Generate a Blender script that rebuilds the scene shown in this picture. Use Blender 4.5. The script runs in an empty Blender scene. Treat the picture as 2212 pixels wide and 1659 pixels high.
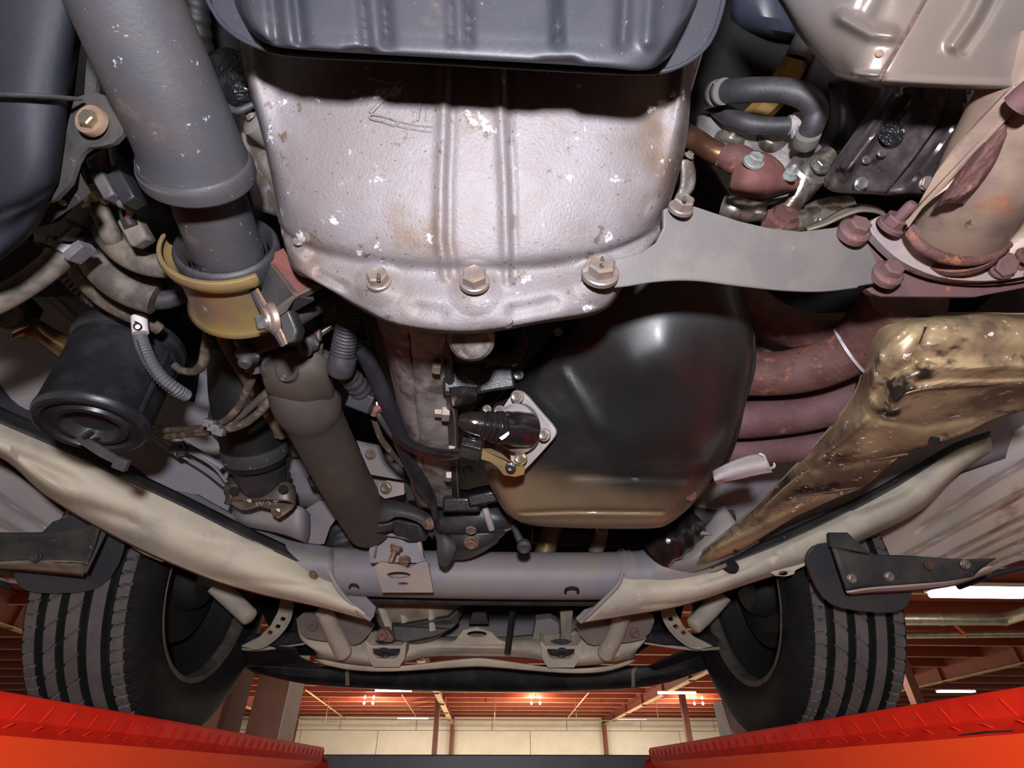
import bpy, bmesh, math, random
import numpy as np
from mathutils import Vector as V, Matrix
from mathutils.geometry import tessellate_polygon
random.seed(7)
rad = math.radians
SC = bpy.context.scene
COL = SC.collection
# ------------------------------------------------------------------ camera
F = 1130.0; CX, CY = 1106.0, 829.5            # focal length and centre of the 2212 x 1659 frame
H0 = 1.55                                      # height of the lens above the shop floor
CAM = V((0.0, 0.0, H0))
ROT = Matrix.Rotation(rad(-2.5), 3, 'Z') @ Matrix.Rotation(rad(90 + 36.8), 3, 'X')
cam = bpy.data.cameras.new('camera'); cam.sensor_fit = 'HORIZONTAL'; cam.sensor_width = 36.0
cam.lens = F / 2212 * 36.0; cam.clip_start = 0.02; cam.clip_end = 300
camo = bpy.data.objects.new('camera', cam); COL.objects.link(camo)
camo.matrix_world = Matrix.Translation(CAM) @ ROT.to_4x4()
SC.camera = camo
# ------------------------------------------------------------------ world, lights, exposure
W = bpy.data.worlds.new('world'); SC.world = W; W.use_nodes = True
W.node_tree.nodes['Background'].inputs[0].default_value = (1.0, 0.86, 0.68, 1)
W.node_tree.nodes['Background'].inputs[1].default_value = 0.75
vs = SC.view_settings; vs.view_transform = 'Standard'; vs.look = 'None'; vs.gamma = 1.0; vs.exposure = 0.0
vs.use_curve_mapping = False
def light(name, kind, loc, e, col, size=0.1, rot=None, sy=None):
    l = bpy.data.lights.new(name, kind); l.energy = e; l.color = col
    if kind == 'AREA':
        l.size = size
        if sy: l.shape = 'RECTANGLE'; l.size_y = sy
    else: l.shadow_soft_size = size
    o = bpy.data.objects.new(name, l); COL.objects.link(o); o.location = loc
    if rot: o.rotation_euler = rot
    return o
# the flash on the camera's shoe
fl_ = light('flash', 'SPOT', CAM + ROT @ V((0.0, 0.15, 0.12)), 42.0, (0.94, 0.94, 1.0), 0.022, (ROT @ Matrix.Rotation(rad(4), 3, 'X')).to_euler())
fl_.data.spot_size = rad(120); fl_.data.spot_blend = .22
# area lights carrying the light of the hall's strip lamp rows
for k, y in enumerate((24, 38, 54)):
    light('hall_fill', 'AREA', (4, y, H0 + 4.3), 4800, (1.0, 0.92, 0.76), 34, (0, 0, 0), 3)
light('hall_fill', 'AREA', (0, 50, H0 + 1.2), 2600, (1.0, 0.84, 0.68), 40, (math.pi, 0, 0), 20)  # added upward fill that brightens the roof, no real lamp stands here

# ------------------------------------------------------------------ helpers
def P(u, v, d):
    """point seen at pixel (u, v), d metres along the lens axis"""
    return CAM + ROT @ V(((u - CX) / F * d, (CY - v) / F * d, -d))
def C(x, y, z):
    return (ROT @ V((x, y, z))).normalized()
def R(x, y, z):
    return V((x, y, z + H0))
def PZ(u, v, z):
    r = ROT @ V(((u - CX) / F, (CY - v) / F, -1)); k = z / r.z
    return CAM + r * k
def PX(u, v, x):
    r = ROT @ V(((u - CX) / F, (CY - v) / F, -1)); return CAM + r * (x / r.x)
def PY(u, v, y):
    r = ROT @ V(((u - CX) / F, (CY - v) / F, -1)); return CAM + r * (y / r.y)
def lin(h):
    o = []
    for i in (0, 2, 4):
        c = int(h[i:i + 2], 16) / 255
        o.append(c / 12.92 if c <= .04045 else ((c + .055) / 1.055) ** 2.4)
    return (*o, 1)
WL = {}
def mat(name, a, b=None, sc=30, lo=.42, hi=.62, rough=.5, rough2=None, metal=0.0, bump=.15, bsc=220, bd=.002,
        specks=(), coat=0.0, stretch=(1, 1, 1), spec=.5, streak=None):
    m = bpy.data.materials.new(name); m.use_nodes = True
    nt = m.node_tree; N = nt.nodes; L = nt.links
    bs = N['Principled BSDF']
    tc = N.new('ShaderNodeTexCoord'); mp = N.new('ShaderNodeMapping'); mp.inputs['Scale'].default_value = stretch
    L.new(tc.outputs['Object'], mp.inputs['Vector'])
    def noise(s, det=5, ro=.6):
        n = N.new('ShaderNodeTexNoise'); n.inputs['Scale'].default_value = s
        n.inputs['Detail'].default_value = det; n.inputs['Roughness'].default_value = ro
        L.new(mp.outputs[0], n.inputs['Vector']); return n.outputs['Fac']
    def ramp(src, l, h):
        r = N.new('ShaderNodeMapRange'); r.interpolation_type = 'SMOOTHSTEP'
        r.inputs['From Min'].default_value = l; r.inputs['From Max'].default_value = h
        L.new(src, r.inputs['Value']); return r.outputs[0]
    def mix(f, x, y):
        q = N.new('ShaderNodeMix'); q.data_type = 'RGBA'; L.new(f, q.inputs[0])
        for s, i in ((x, 6), (y, 7)):
            if isinstance(s, tuple): q.inputs[i].default_value = s
            else: L.new(s, q.inputs[i])
        return q.outputs[2]
    ca = lin(a)
    if b:
        f = ramp(noise(sc), lo, hi); cur = mix(f, ca, lin(b))
        if rough2 is not None:
            q = N.new('ShaderNodeMapRange'); q.inputs['To Min'].default_value = rough; q.inputs['To Max'].default_value = rough2
            L.new(f, q.inputs['Value']); L.new(q.outputs[0], bs.inputs['Roughness'])
    else: cur = ca
    for (c, s, t, w) in specks:
        cur = mix(ramp(noise(s, 4, .65), t, t + w), cur, lin(c))
    if isinstance(cur, tuple): bs.inputs['Base Color'].default_value = cur
    else: L.new(cur, bs.inputs['Base Color'])
    if rough2 is None: bs.inputs['Roughness'].default_value = rough
    bs.inputs['Metallic'].default_value = metal
    bs.inputs['Coat Weight'].default_value = coat; bs.inputs['Coat Roughness'].default_value = .15
    bs.inputs['Specular IOR Level'].default_value = spec
    if bump:
        bn = N.new('ShaderNodeBump'); bn.inputs['Strength'].default_value = bump; bn.inputs['Distance'].default_value = bd
        L.new(noise(bsc, 4, .6), bn.inputs['Height']); L.new(bn.outputs[0], bs.inputs['Normal'])
    return m
def glow(name, col, s):
    m = bpy.data.materials.new(name); m.use_nodes = True
    b = m.node_tree.nodes['Principled BSDF']; b.inputs['Base Color'].default_value = (1, 1, 1, 1)
    b.inputs['Emission Color'].default_value = (*col, 1); b.inputs['Emission Strength'].default_value = s
    return m

def T(name, label, cat, at, group=None):
    o = bpy.data.objects.new(name, None); COL.objects.link(o); o.location = at
    o.empty_display_size = .02; WL[o.name] = V(at)
    o['label'] = label; o['category'] = cat
    if group: o['group'] = group
    return o
def tag(o, label, cat, group=None):
    o['label'] = label; o['category'] = cat
    if group: o['group'] = group
    return o
def mk(name, vf, m, p=None, L=None, smooth=38, solid=0, bev=0, kind=None, lab=None, sub=0):
    vs_, fs = vf
    A = np.array([tuple(v) for v in vs_], dtype=float)
    c = V((A.min(0) + A.max(0)) / 2)
    me = bpy.data.meshes.new(name)
    me.from_pydata([tuple(V(v) - c) for v in vs_], [], fs); me.update()
    bm = bmesh.new(); bm.from_mesh(me); bmesh.ops.recalc_face_normals(bm, faces=bm.faces); bm.to_mesh(me); bm.free()
    me.materials.append(m)
    me.polygons.foreach_set('use_smooth', [True] * len(me.polygons)); me.set_sharp_from_angle(angle=rad(smooth))
    o = bpy.data.objects.new(name, me); COL.objects.link(o)
    if p is not None:
        o.parent = p; o.location = c - WL[p.name]
    else: o.location = c
    WL[o.name] = c
    if solid:
        s = o.modifiers.new('solid', 'SOLIDIFY'); s.thickness = abs(solid); s.offset = 0
    if bev:
        b = o.modifiers.new('bevel', 'BEVEL'); b.width = bev; b.segments = 2; b.limit_method = 'ANGLE'; b.angle_limit = rad(40)
    if sub:
        s = o.modifiers.new('sub', 'SUBSURF'); s.levels = sub; s.render_levels = sub
    if L: tag(o, *L)
    if kind: o['kind'] = kind
    if lab: o['label'] = lab
    return o
class MB:
    def __init__(s): s.v = []; s.f = []
    def add(s, vf):
        n = len(s.v); s.v += list(vf[0]); s.f += [tuple(i + n for i in q) for q in vf[1]]; return s
    @property
    def vf(s): return (s.v, s.f)
def join(*a):
    b = MB()
    for x in a: b.add(x)
    return b.vf
def cr(pts, k=6):
    """Catmull-Rom through a list of equal-length tuples"""
    p = np.array([tuple(x) for x in pts], dtype=float); n = len(p)
    if n < 3: 
        t = np.linspace(0, 1, k + 1)[:, None]; return p[0] * (1 - t) + p[1] * t
    q = np.vstack([2 * p[0] - p[1], p, 2 * p[-1] - p[-2]]); out = []
    for i in range(1, n):
        a, b, c, d = q[i - 1], q[i], q[i + 1], q[i + 2]
        for j in range(k):
            t = j / k
            out.append(.5 * ((2 * b) + (-a + c) * t + (2 * a - 5 * b + 4 * c - d) * t * t + (-a + 3 * b - 3 * c + d) * t ** 3))
    out.append(p[-1]); return np.array(out)
def tubew(pts, rs, n=14, cap=True, ell=1.0, up=None):
    pts = [V(p) for p in pts]; vs_ = []; fs = []; N_ = len(pts)
    t = (pts[1] - pts[0]).normalized(); a = t.orthogonal().normalized()
    if up is not None: a = (up - t * up.dot(t)).normalized()
    for i, p in enumerate(pts):
        t2 = (pts[min(i + 1, N_ - 1)] - pts[max(i - 1, 0)]).normalized()
        a = (a - t2 * a.dot(t2)).normalized(); b = t2.cross(a)
        for j in range(n):
            w = 2 * math.pi * j / n; vs_.append(p + (a * math.cos(w) + b * math.sin(w) * ell) * rs[i])
    for i in range(N_ - 1):
        for j in range(n):
            k = (j + 1) % n; fs.append((i * n + j, i * n + k, (i + 1) * n + k, (i + 1) * n + j))
    if cap: fs.append(tuple(range(n - 1, -1, -1))); fs.append(tuple((N_ - 1) * n + j for j in range(n)))
    return vs_, fs
def tube(pts, n=14, k=6, corr=None, cap=True, ell=1.0, up=None):
    """tube through (u, v, d, radius in pixels); corr = (pitch m, amplitude share)"""
    w = []
    for (u, v, d, r) in pts:
        q = P(u, v, d); w.append((q.x, q.y, q.z, r * d / F))
    c = cr(w, k)
    if corr:
        L = np.r_[0, np.cumsum(np.linalg.norm(np.diff(c[:, :3], axis=0), axis=1))]
        m = max(8, int(L[-1] / corr[0] * 6)); s = np.linspace(0, L[-1], m)
        c = np.array([[np.interp(x, L, c[:, i]) for i in range(4)] for x in s])
        c[:, 3] *= 1 + corr[1] * np.sin(2 * np.pi * s / corr[0])
    return tubew([V(x[:3]) for x in c], list(c[:, 3]), n, cap, ell, up)
def chaikin(p, it):
    p = [V(x) for x in p]
    for _ in range(it):
        q = []
        for i in range(len(p)):
            a, b = p[i], p[(i + 1) % len(p)]; q += [a * .75 + b * .25, a * .25 + b * .75]
        p = q
    return p
def platew(pts, th, holes=(), dirv=None):
    loops = [pts] + [list(h) for h in holes]
    flat = [p for l in loops for p in l]; n = len(flat)
    if dirv is None: dirv = (sum((p for p in pts), V((0, 0, 0))) / len(pts) - CAM).normalized()
    nrm = V((0, 0, 0))
    for i in range(len(pts)): nrm += (pts[i] - pts[0]).cross(pts[(i + 1) % len(pts)] - pts[0])
    nrm.normalize()
    if nrm.dot(dirv) < 0: nrm = -nrm
    tris = tessellate_polygon(loops)
    vs_ = flat + [p + nrm * th for p in flat]
    fs = [tuple(t) for t in tris] + [tuple(i + n for i in reversed(t)) for t in tris]
    o = 0
    for l in loops:
        m = len(l)
        for i in range(m):
            j = (i + 1) % m; fs.append((o + i, o + j, o + j + n, o + i + n))
        o += m
    return vs_, fs
def plate(pts, th, holes=(), rnd=0, dirv=None):
    w = [P(*x) for x in pts]
    if rnd: w = chaikin(w, rnd)
    return platew(w, th, [[P(*x) for x in h] for h in holes], dirv)
def flat(pts, A, B, D):
    """lift pixel polygon on the plane through three (u, v, d) points"""
    a, b, c = P(*A), P(*B), P(*D); n = (b - a).cross(c - a); out = []
    for (u, v) in pts:
        r = (P(u, v, 1) - CAM); k = (a - CAM).dot(n) / r.dot(n); out.append(k)
    return [(u, v, k) for (u, v), k in zip(pts, out)]
def ring(u, v, d, ru, rv=None, n=16, a0=0):
    rv = rv or ru
    return [(u + ru * math.cos(2 * math.pi * i / n + a0), v + rv * math.sin(2 * math.pi * i / n + a0), d) for i in range(n)]
def dist_poly(u, v, pl):
    best = np.full(u.shape, 1e9)
    for (x0, y0), (x1, y1) in zip(pl[:-1], pl[1:]):
        dx, dy = x1 - x0, y1 - y0; t = np.clip(((u - x0) * dx + (v - y0) * dy) / (dx * dx + dy * dy + 1e-9), 0, 1)
        best = np.minimum(best, np.hypot(u - x0 - t * dx, v - y0 - t * dy))
    return best
def surf(rows, nu=8, nv=8, beads=(), fn=None):
    """smooth sheet through rows of (u, v, d); beads = (polyline px, width px, metres towards the lens)"""
    g = np.array([cr(r, nu) for r in rows])
    g = np.array([cr([tuple(x) for x in g[:, i]], nv) for i in range(g.shape[1])]).transpose(1, 0, 2)
    u, v, d = g[..., 0], g[..., 1], g[..., 2].copy()
    for (pl, w, amp) in beads:
        q = dist_poly(u, v, pl); d -= amp * np.exp(-(q / w) ** 2 * 1.2) if w > 0 else amp * np.clip(1.6 - 1.6 * q / -w, 0, 1)
    if fn is not None: d = fn(u, v, d)
    a, b = u.shape
    vs_ = [P(u[i, j], v[i, j], d[i, j]) for i in range(a) for j in range(b)]
    fs = [(i * b + j, i * b + j + 1, (i + 1) * b + j + 1, (i + 1) * b + j) for i in range(a - 1) for j in range(b - 1)]
    return vs_, fs
def frame(ax):
    ax = V(ax).normalized(); a = ax.orthogonal().normalized(); return ax, a, ax.cross(a)
def lathe(A, ax, prof, n=24, a0=0, a1=2 * math.pi, cap=True, ref=None):
    """prof = [(distance along ax from A, radius)] in metres"""
    ax, a, b = frame(ax)
    if ref is not None: a = (V(ref) - ax * V(ref).dot(ax)).normalized(); b = ax.cross(a)
    full = abs(a1 - a0) > 6.28; m = n if full else n + 1; vs_ = []; fs = []
    for (t, r) in prof:
        for j in range(m):
            w = a0 + (a1 - a0) * j / n; vs_.append(A + ax * t + (a * math.cos(w) + b * math.sin(w)) * r)
    for i in range(len(prof) - 1):
        for j in range(n):
            k = (j + 1) % m; fs.append((i * m + j, i * m + k, (i + 1) * m + k, (i + 1) * m + j))
    if cap and full:
        fs.append(tuple(range(n - 1, -1, -1))); fs.append(tuple((len(prof) - 1) * n + j for j in range(n)))
    return vs_, fs
def boxw(c, x, y, z):
    vs_ = [c + x * i + y * j + z * k for k in (-1, 1) for j in (-1, 1) for i in (-1, 1)]
    return vs_, [(0, 1, 3, 2), (4, 6, 7, 5), (0, 4, 5, 1), (2, 3, 7, 6), (0, 2, 6, 4), (1, 5, 7, 3)]
def box(lo, hi):
    lo, hi = V(lo), V(hi); c = (lo + hi) / 2; h = (hi - lo) / 2
    return boxw(c, V((h.x, 0, 0)), V((0, h.y, 0)), V((0, 0, h.z)))
def bar(A, B, w, h, up=V((0, 0, 1))):
    t = (B - A); l = t.length; t.normalize(); s = t.cross(up).normalized(); q = s.cross(t)
    return boxw((A + B) / 2, t * l / 2, s * w / 2, q * h / 2)
BACK = V((0, -1, -.12))
def boltvf(A, ax, r, wash=1.45, h=.9, rot=.3, hole=False):
    ax_, a, b = frame(ax); ref = a * math.cos(rot) + b * math.sin(rot)
    w = lathe(A, ax, [(-.25 * r, r * wash), (.12 * r, r * wash), (.2 * r, r * wash * .93), (.22 * r, r * .5)], 20)
    x = r * 1.12
    hx = lathe(A, ax, [(.1 * r, x), (r * h * .86, x), (r * h, x * .86), (r * h * 1.01, x * .8), (r * h * .93, x * .6)], 6, ref=ref)
    return join(w, hx)
def bolt(p, u, v, d, s, m, ax=BACK, wash=1.45, h=.9, rot=.3, lab=None, name='bolt'):
    """hex bolt with flange; s = pixels from the middle to a flat"""
    return mk(name, boltvf(P(u, v, d), ax, s * d / F, wash, h, rot), m, p, smooth=30, lab=lab)
def stud(p, u, v, d, s, m, ax, lab=None, L_=2.4):
    A = P(u, v, d); r = s * d / F
    q = join(boltvf(A, ax, r, 1.4, 1.0), lathe(A, ax, [(r * .9, r * .55), (r * L_ * .9, r * .55), (r * L_, r * .42)], 12))
    return mk('stud_nut', q, m, p, smooth=30, lab=lab)
def text(p, body, A, right, up, size, m, name='lettering', ext=.0004):
    cu = bpy.data.curves.new('t', 'FONT'); cu.body = body; cu.size = size; cu.extrude = ext; cu.align_x = 'CENTER'; cu.align_y = 'CENTER'
    cu.resolution_u = 3
    o = bpy.data.objects.new('t', cu); COL.objects.link(o)
    me = bpy.data.meshes.new_from_object(o.evaluated_get(bpy.context.evaluated_depsgraph_get()))
    r = right.normalized(); n = r.cross(up).normalized(); q = n.cross(r)
    vs_ = [A + r * v.co.x + q * v.co.y + n * v.co.z for v in me.vertices]; fs = [tuple(f.vertices) for f in me.polygons]
    bpy.data.objects.remove(o); bpy.data.curves.remove(cu); bpy.data.meshes.remove(me)
    return mk(name, (vs_, fs), m, p)
# ------------------------------------------------------------------ materials
m_alu = mat('cast_aluminium', '6a6261', '767073', 14, .38, .66, .58, metal=.18, bump=.3, bsc=420, bd=.002,
            specks=(('625144', 9, .56, .2), ('55453a', 60, .60, .1), ('b9b7bb', 55, .63, .05), ('3f332c', 260, .64, .06)))
m_alu_plain = mat('sheet_aluminium', '6a6665', '746e6b', 20, rough=.52, metal=.25, bump=.1, bsc=500, specks=(('a07a60', 35, .68, .08),))
m_alu_dark = mat('oily_aluminium', '98918f', '62584f', 28, .4, .62, .5, metal=.4, bump=.3, bsc=160, specks=(('9a96a2', 40, .62, .1), ('5d4a32', 16, .58, .2)))
m_alu_shiny = mat('bright_casting', 'a59d96', '5d5148', 35, .45, .7, .28, metal=.8, bump=.2, bsc=300)
m_panpaint = mat('grey_pan_paint', '262830', '2d2d33', 10, rough=.5, spec=.35, bump=.08, bsc=300, specks=(('4a413c', 24, .64, .2), ('63574f', 190, .68, .04)))
m_blackpan = mat('black_pan_paint', '1b1b1c', '232221', 12, rough=.30, rough2=.42, bump=.05, bsc=500, coat=.15, specks=(('5a5a5c', 420, .755, .03),))
m_tandust = mat('dusty_black_paint', '2a2522', '6a5944', 7, .35, .6, .45, bump=.05, bsc=400)
m_black = mat('black_steel', '262629', '3a3836', 16, rough=.42, bump=.12, bsc=260, specks=(('7a7069', 110, .70, .06),))
m_blackdust = mat('dusty_black_steel', '292a2f', '3f3b38', 22, .4, .65, .6, bump=.12, bsc=260, specks=(('8d8079', 60, .67, .1),))
m_dark = mat('underseal_and_shade', '121213', '1a1919', 10, rough=.75, bump=.3, bsc=120)  # underseal, and the dark colour used for painted shade inside the rims
m_plastic = mat('black_plastic', '1e1f23', '2a2a2d', 30, rough=.38, bump=.06, bsc=300, specks=(('70706f', 130, .72, .04),))
m_grayplas = mat('grey_plastic', '5d5960', '726c70', 40, rough=.5, bump=.05)
m_rubber = mat('black_rubber', '2b2a2c', '39353a', 40, rough=.55, bump=.15, bsc=400, specks=(('6e645c', 60, .68, .12),))
m_rubdust = mat('dusty_rubber', '413b38', '6b6056', 30, .4, .62, .75, bump=.15, bsc=300, specks=(('8e8070', 70, .64, .14),))
m_shaft = mat('shaft_steel', '37363b', '3f3b3c', 16, rough=.6, bump=.14, bsc=380, specks=(('8d8c94', 120, .655, .05), ('5e5048', 30, .6, .2)))
m_shaftbrown = mat('brown_shaft', '46403c', '50473f', 12, rough=.7, bump=.12, bsc=300, specks=(('6b5a4c', 60, .66, .15),))
m_rail = mat('grey_frame_paint', '7f7a82', '88817f', 8, rough=.55, bump=.06, bsc=300, specks=(('8d7f72', 7, .58, .2),))
m_railbeige = mat('dusty_frame_paint', '9c8c80', '8a8080', 12, rough=.6, bump=.08)
m_cream = mat('cream_dusty_steel', 'c4b9a4', 'a89f92', 9, .4, .64, .62, bump=.12, bsc=160, specks=(('d6ccae', 18, .62, .16), ('8d857e', 25, .66, .12)))
m_tan = mat('tan_dusty_steel', '8f816c', '6b6258', 14, .4, .65, .65, bump=.12, bsc=200)
m_rust = mat('rusted_pipe', '5f3f3b', '4d2f2c', 22, .42, .62, .75, bump=.5, bsc=240, specks=(('84503c', 60, .56, .14), ('45291f', 150, .60, .08), ('8d7674', 12, .64, .2)))
m_rustflange = mat('maroon_rust', '543b3f', '5f4342', 30, rough=.75, bump=.3, bsc=400, specks=(('96513c', 40, .66, .08),))
m_pipeheat = mat('heat_stained_pipe', '927c6c', '72605a', 14, .42, .66, .5, metal=.25, bump=.12, bsc=200, specks=(('7d4a3a', 22, .62, .1), ('a08468', 10, .52, .4), ('5b3a34', 70, .68, .05)))
m_flangegrey = mat('grey_scaled_flange', '8d8082', '9b8a86', 24, rough=.6, metal=.2, bump=.2, bsc=300, specks=(('8e4a35', 30, .64, .04),))
m_gold = mat('baked_heat_shield', 'b89f7c', '6c5847', 9, .38, .56, .38, rough2=.55, metal=.3, bump=.2, bsc=120,
             specks=(('2e2722', 14, .54, .10), ('c4a67c', 70, .62, .06), ('f0e6d6', 60, .645, .03), ('f0e6d6', 26, .685, .03)))
m_silver = mat('shield_steel', '7a7475', '877b73', 7, .4, .66, .34, metal=.55, bump=.06, bsc=400, specks=(('8a6f52', 22, .72, .03), ('7b6c66', 140, .70, .06)))
m_catsteel = mat('stained_shield_steel', '857a7a', '4d4547', 13, .44, .6, .3, metal=.6, bump=.12, bsc=300, specks=(('241f20', 16, .63, .05), ('a89c9e', 60, .7, .06)))
m_zinc = mat('yellow_zinc', '9a8452', '8a7462', 16, .4, .66, .4, metal=.5, bump=.06, bsc=400, specks=(('d8cfb4', 40, .68, .1),))
m_zincbolt = mat('gold_bolt', 'a08c66', '8c8474', 60, rough=.32, metal=.75, bump=.05)
m_bolt = mat('dull_bolt', '9d8a7c', '88807c', 80, rough=.4, metal=.6, bump=.08, bsc=500)
m_boltrust = mat('brown_bolt', '8a6f60', '75584c', 80, rough=.55, metal=.3, bump=.15, bsc=500)
m_boltsilver = mat('silver_bolt', 'a9aaa8', '8a8a86', 80, rough=.3, metal=.8, bump=.05)
m_iron = mat('oily_cast_iron', '1c1a1c', '282326', 30, rough=.32, bump=.35, bsc=420, coat=.2, specks=(('4a332a', 30, .64, .1),))
m_redplate = mat('red_brown_steel', '663a32', '603d38', 20, rough=.6, bump=.1)
m_copper = mat('copper_tube', '8f6a52', '6d4d3c', 20, rough=.25, metal=.8, bump=.05)
m_amber = mat('amber_plastic', '9a7a48', '7f6236', 30, rough=.45, bump=.05, specks=(('4d3a22', 60, .66, .08),))
m_white = mat('white_plastic', 'd9d0cc', rough=.5, bump=0)
m_ink = mat('black_ink', '101010', rough=.5, bump=0)
m_pink = mat('pink_wire', 'b0425c', rough=.5, bump=0); m_blue = mat('blue_wire', '3a5a9c', rough=.5, bump=0)
m_orange = mat('orange_wire', 'd06a2c', rough=.5, bump=0); m_creamw = mat('cream_wire', 'c4a78a', rough=.5, bump=0)
m_greyw = mat('pale_plate', 'a8a0a0', '958c8c', 20, rough=.5, bump=.05)
m_tyre = mat('shaded_tyre_rubber', '191819', '201f1f', 20, rough=.8, spec=.2, bump=.12, bsc=300, specks=(('38342f', 50, .66, .1),))  # shade of sidewalls and grooves is put into this darker rubber
m_tread = mat('lit_dusty_tread', '575251', '625c5a', 20, rough=.75, bump=.12, bsc=300, specks=(('4a4441', 60, .62, .1),))  # dusty ribs, with the flash light on them painted in as a paler tone
m_rim = mat('dusty_rim', '6b6156', '544b44', 16, rough=.6, metal=.2, bump=.1)
m_flap = mat('mudflap_rubber', '34363a', '3f3d3d', 8, rough=.5, bump=.06)
m_sill = mat('sill_paint', 'bcb0b0', 'bdaa98', 6, .4, .65, .55, bump=.06, stretch=(2, .3, 1), specks=(('8a5f4c', 9, .62, .12),))
m_lift = mat('red_lift_paint', 'e62e1c', 'da2618', 12, rough=.6, spec=.04, bump=.05, bsc=300)
m_liftbright = mat('flash_lit_lift_paint', 'ff5024', 'ff4a20', 8, rough=.6, spec=.04, bump=.03)  # red lift paint with the flash light on the beam painted in as orange
m_liftbeam = mat('grey_lift_paint', '4c505c', '565a64', 10, rough=.45, bump=.05)
m_redsteel = mat('red_oxide_steel', '7c3c30', '74382c', 3, rough=.6, bump=.05, bsc=50)
m_roof = mat('red_roof_deck', '803222', '782c1a', 1.2, rough=.7, bump=0)
m_purlin = mat('roof_purlin', '82321e', '863a26', 1.5, .45, .7, rough=.6, bump=0)
m_purlinlip = mat('cream_flange', 'bfa880', 'a8906c', 1.0, rough=.6, bump=0)
m_wall = mat('cream_wall_panel', 'ebe8dc', 'e4e0d2', .6, rough=.7, bump=0)
m_joint = mat('panel_joint', '6c5c48', rough=.8, bump=0)
m_concrete = mat('shop_concrete', '8c857c', '7a746c', 1.0, rough=.7, bump=.1, bsc=40)
m_duct = mat('galvanised_duct', 'b5b0a0', 'a09c8c', 3, rough=.35, metal=.7, bump=0)
m_lamp = glow('lamp_tube', (1.0, .97, .82), 9.0)
m_spot = glow('small_lamp', (1.0, .93, .75), 14.0)
m_green = mat('green_enamel', '1f3a2c', rough=.4, bump=0)
m_sidestrip = mat('dark_strip_paint', '34363f', '3b3b42', 8, rough=.5, bump=.04)
m_brownshade = mat('brown_wing_paint', '2e2623', '3a302c', 6, .4, .65, .65, bump=.1)
m_oil = mat('oily_black_rubber', '17161a', '241e1a', 40, rough=.16, bump=.25, bsc=200, coat=.3)
# black pan whose lower front carries tan road dust
m_pan = mat('black_pan_with_dust', '19191a', '1f1e1e', 12, rough=.42, rough2=.5, spec=.7, bump=.05, bsc=500, coat=.15, specks=(('5a5a5c', 420, .755, .03),))
def _pan_dust():
    nt = m_pan.node_tree; N = nt.nodes; L = nt.links; bs = N['Principled BSDF']
    tc = N.new('ShaderNodeTexCoord'); sx = N.new('ShaderNodeSeparateXYZ'); L.new(tc.outputs['Object'], sx.inputs[0])
    n = N.new('ShaderNodeTexNoise'); n.inputs['Scale'].default_value = 9; L.new(tc.outputs['Object'], n.inputs['Vector'])
    a = N.new('ShaderNodeMath'); a.operation = 'MULTIPLY_ADD'; L.new(n.outputs['Fac'], a.inputs[0]); a.inputs[1].default_value = .10; L.new(sx.outputs['Y'], a.inputs[2])
    r = N.new('ShaderNodeMapRange'); r.interpolation_type = 'SMOOTHSTEP'; L.new(a.outputs[0], r.inputs['Value'])
    r.inputs['From Min'].default_value = PAN_Y; r.inputs['From Max'].default_value = PAN_Y + .085
    src = bs.inputs['Base Color'].links[0].from_socket
    q = N.new('ShaderNodeMix'); q.data_type = 'RGBA'; L.new(r.outputs[0], q.inputs[0]); L.new(src, q.inputs[6]); q.inputs[7].default_value = lin('75614a')
    L.new(q.outputs[2], bs.inputs['Base Color'])
PAN_Y = .05
_pan_dust()
m_tank = mat('scuffed_black_tank', '1a1c24', '222228', 5, rough=.6, spec=.22, bump=.1, bsc=300, specks=(('22252e', 18, .6, .12), ('8a8888', 120, .75, .03)))
m_plasgrey = mat('dusty_black_plastic', '3f3e44', '4f4a4a', 40, rough=.5, bump=.06)
m_zincbrown = mat('brown_washer', '8a7460', '7d6656', 50, rough=.55, metal=.3, bump=.1)
m_brownpipe = mat('dirty_brown_pipe', '453a33', '6d5d4c', 60, .45, .65, rough=.75, bump=.3, bsc=250, specks=(('8f7c66', 120, .66, .08),))
m_pipetan = mat('tan_pipe', '5f5140', '7d6a50', 40, .4, .65, rough=.7, bump=.15)
m_wetrub = mat('wet_rubber', '15161a', rough=.12, bump=.9, bsc=130, bd=.006, coat=.4)
m_zincgold = mat('iridescent_zinc', '7d6b45', '5f4338', 18, .45, .66, .28, metal=.75, bump=.03)
m_rubgrey = mat('grey_rubber_hose', '4f4e52', '5a585a', 40, rough=.65, bump=.05)
m_flangepurple = mat('purple_grey_flange', '5d5256', '6a4a48', 26, .5, .7, rough=.55, bump=.15)
m_rubblack = mat('plain_black_rubber', '131314', rough=.6, bump=.1)
m_brownplate = mat('brown_saddle', '6b5c54', '584a44', 20, rough=.45, metal=.3, bump=.08)
m_loom = mat('black_loom', '222226', '2b2b2f', 30, rough=.33, bump=.08, specks=(('6a6a6c', 160, .72, .05),))
m_rustpink = mat('rusty_pink_clamp', '8f6a66', '7a5550', 60, rough=.55, metal=.2, bump=.15)
m_zincdark = mat('dull_brass', '6e5c3c', '4f4330', 40, rough=.5, metal=.4, bump=.1)
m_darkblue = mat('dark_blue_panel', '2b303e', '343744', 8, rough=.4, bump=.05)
m_alu_oily2 = mat('grey_alloy_plate', '8f8888', '6b6462', 26, rough=.45, metal=.35, bump=.25, bsc=350, specks=(('40393a', 30, .66, .1),))
m_rust2 = mat('red_oxide_block', '5f3a36', '6c433d', 40, rough=.8, bump=.3, bsc=400, specks=(('a0583c', 60, .66, .08),))
m_rust3 = mat('maroon_pipe', '644547', '57393b', 20, rough=.7, bump=.25, bsc=300, specks=(('4d2f2e', 90, .63, .1), ('9a6a62', 18, .64, .15)))
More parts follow.
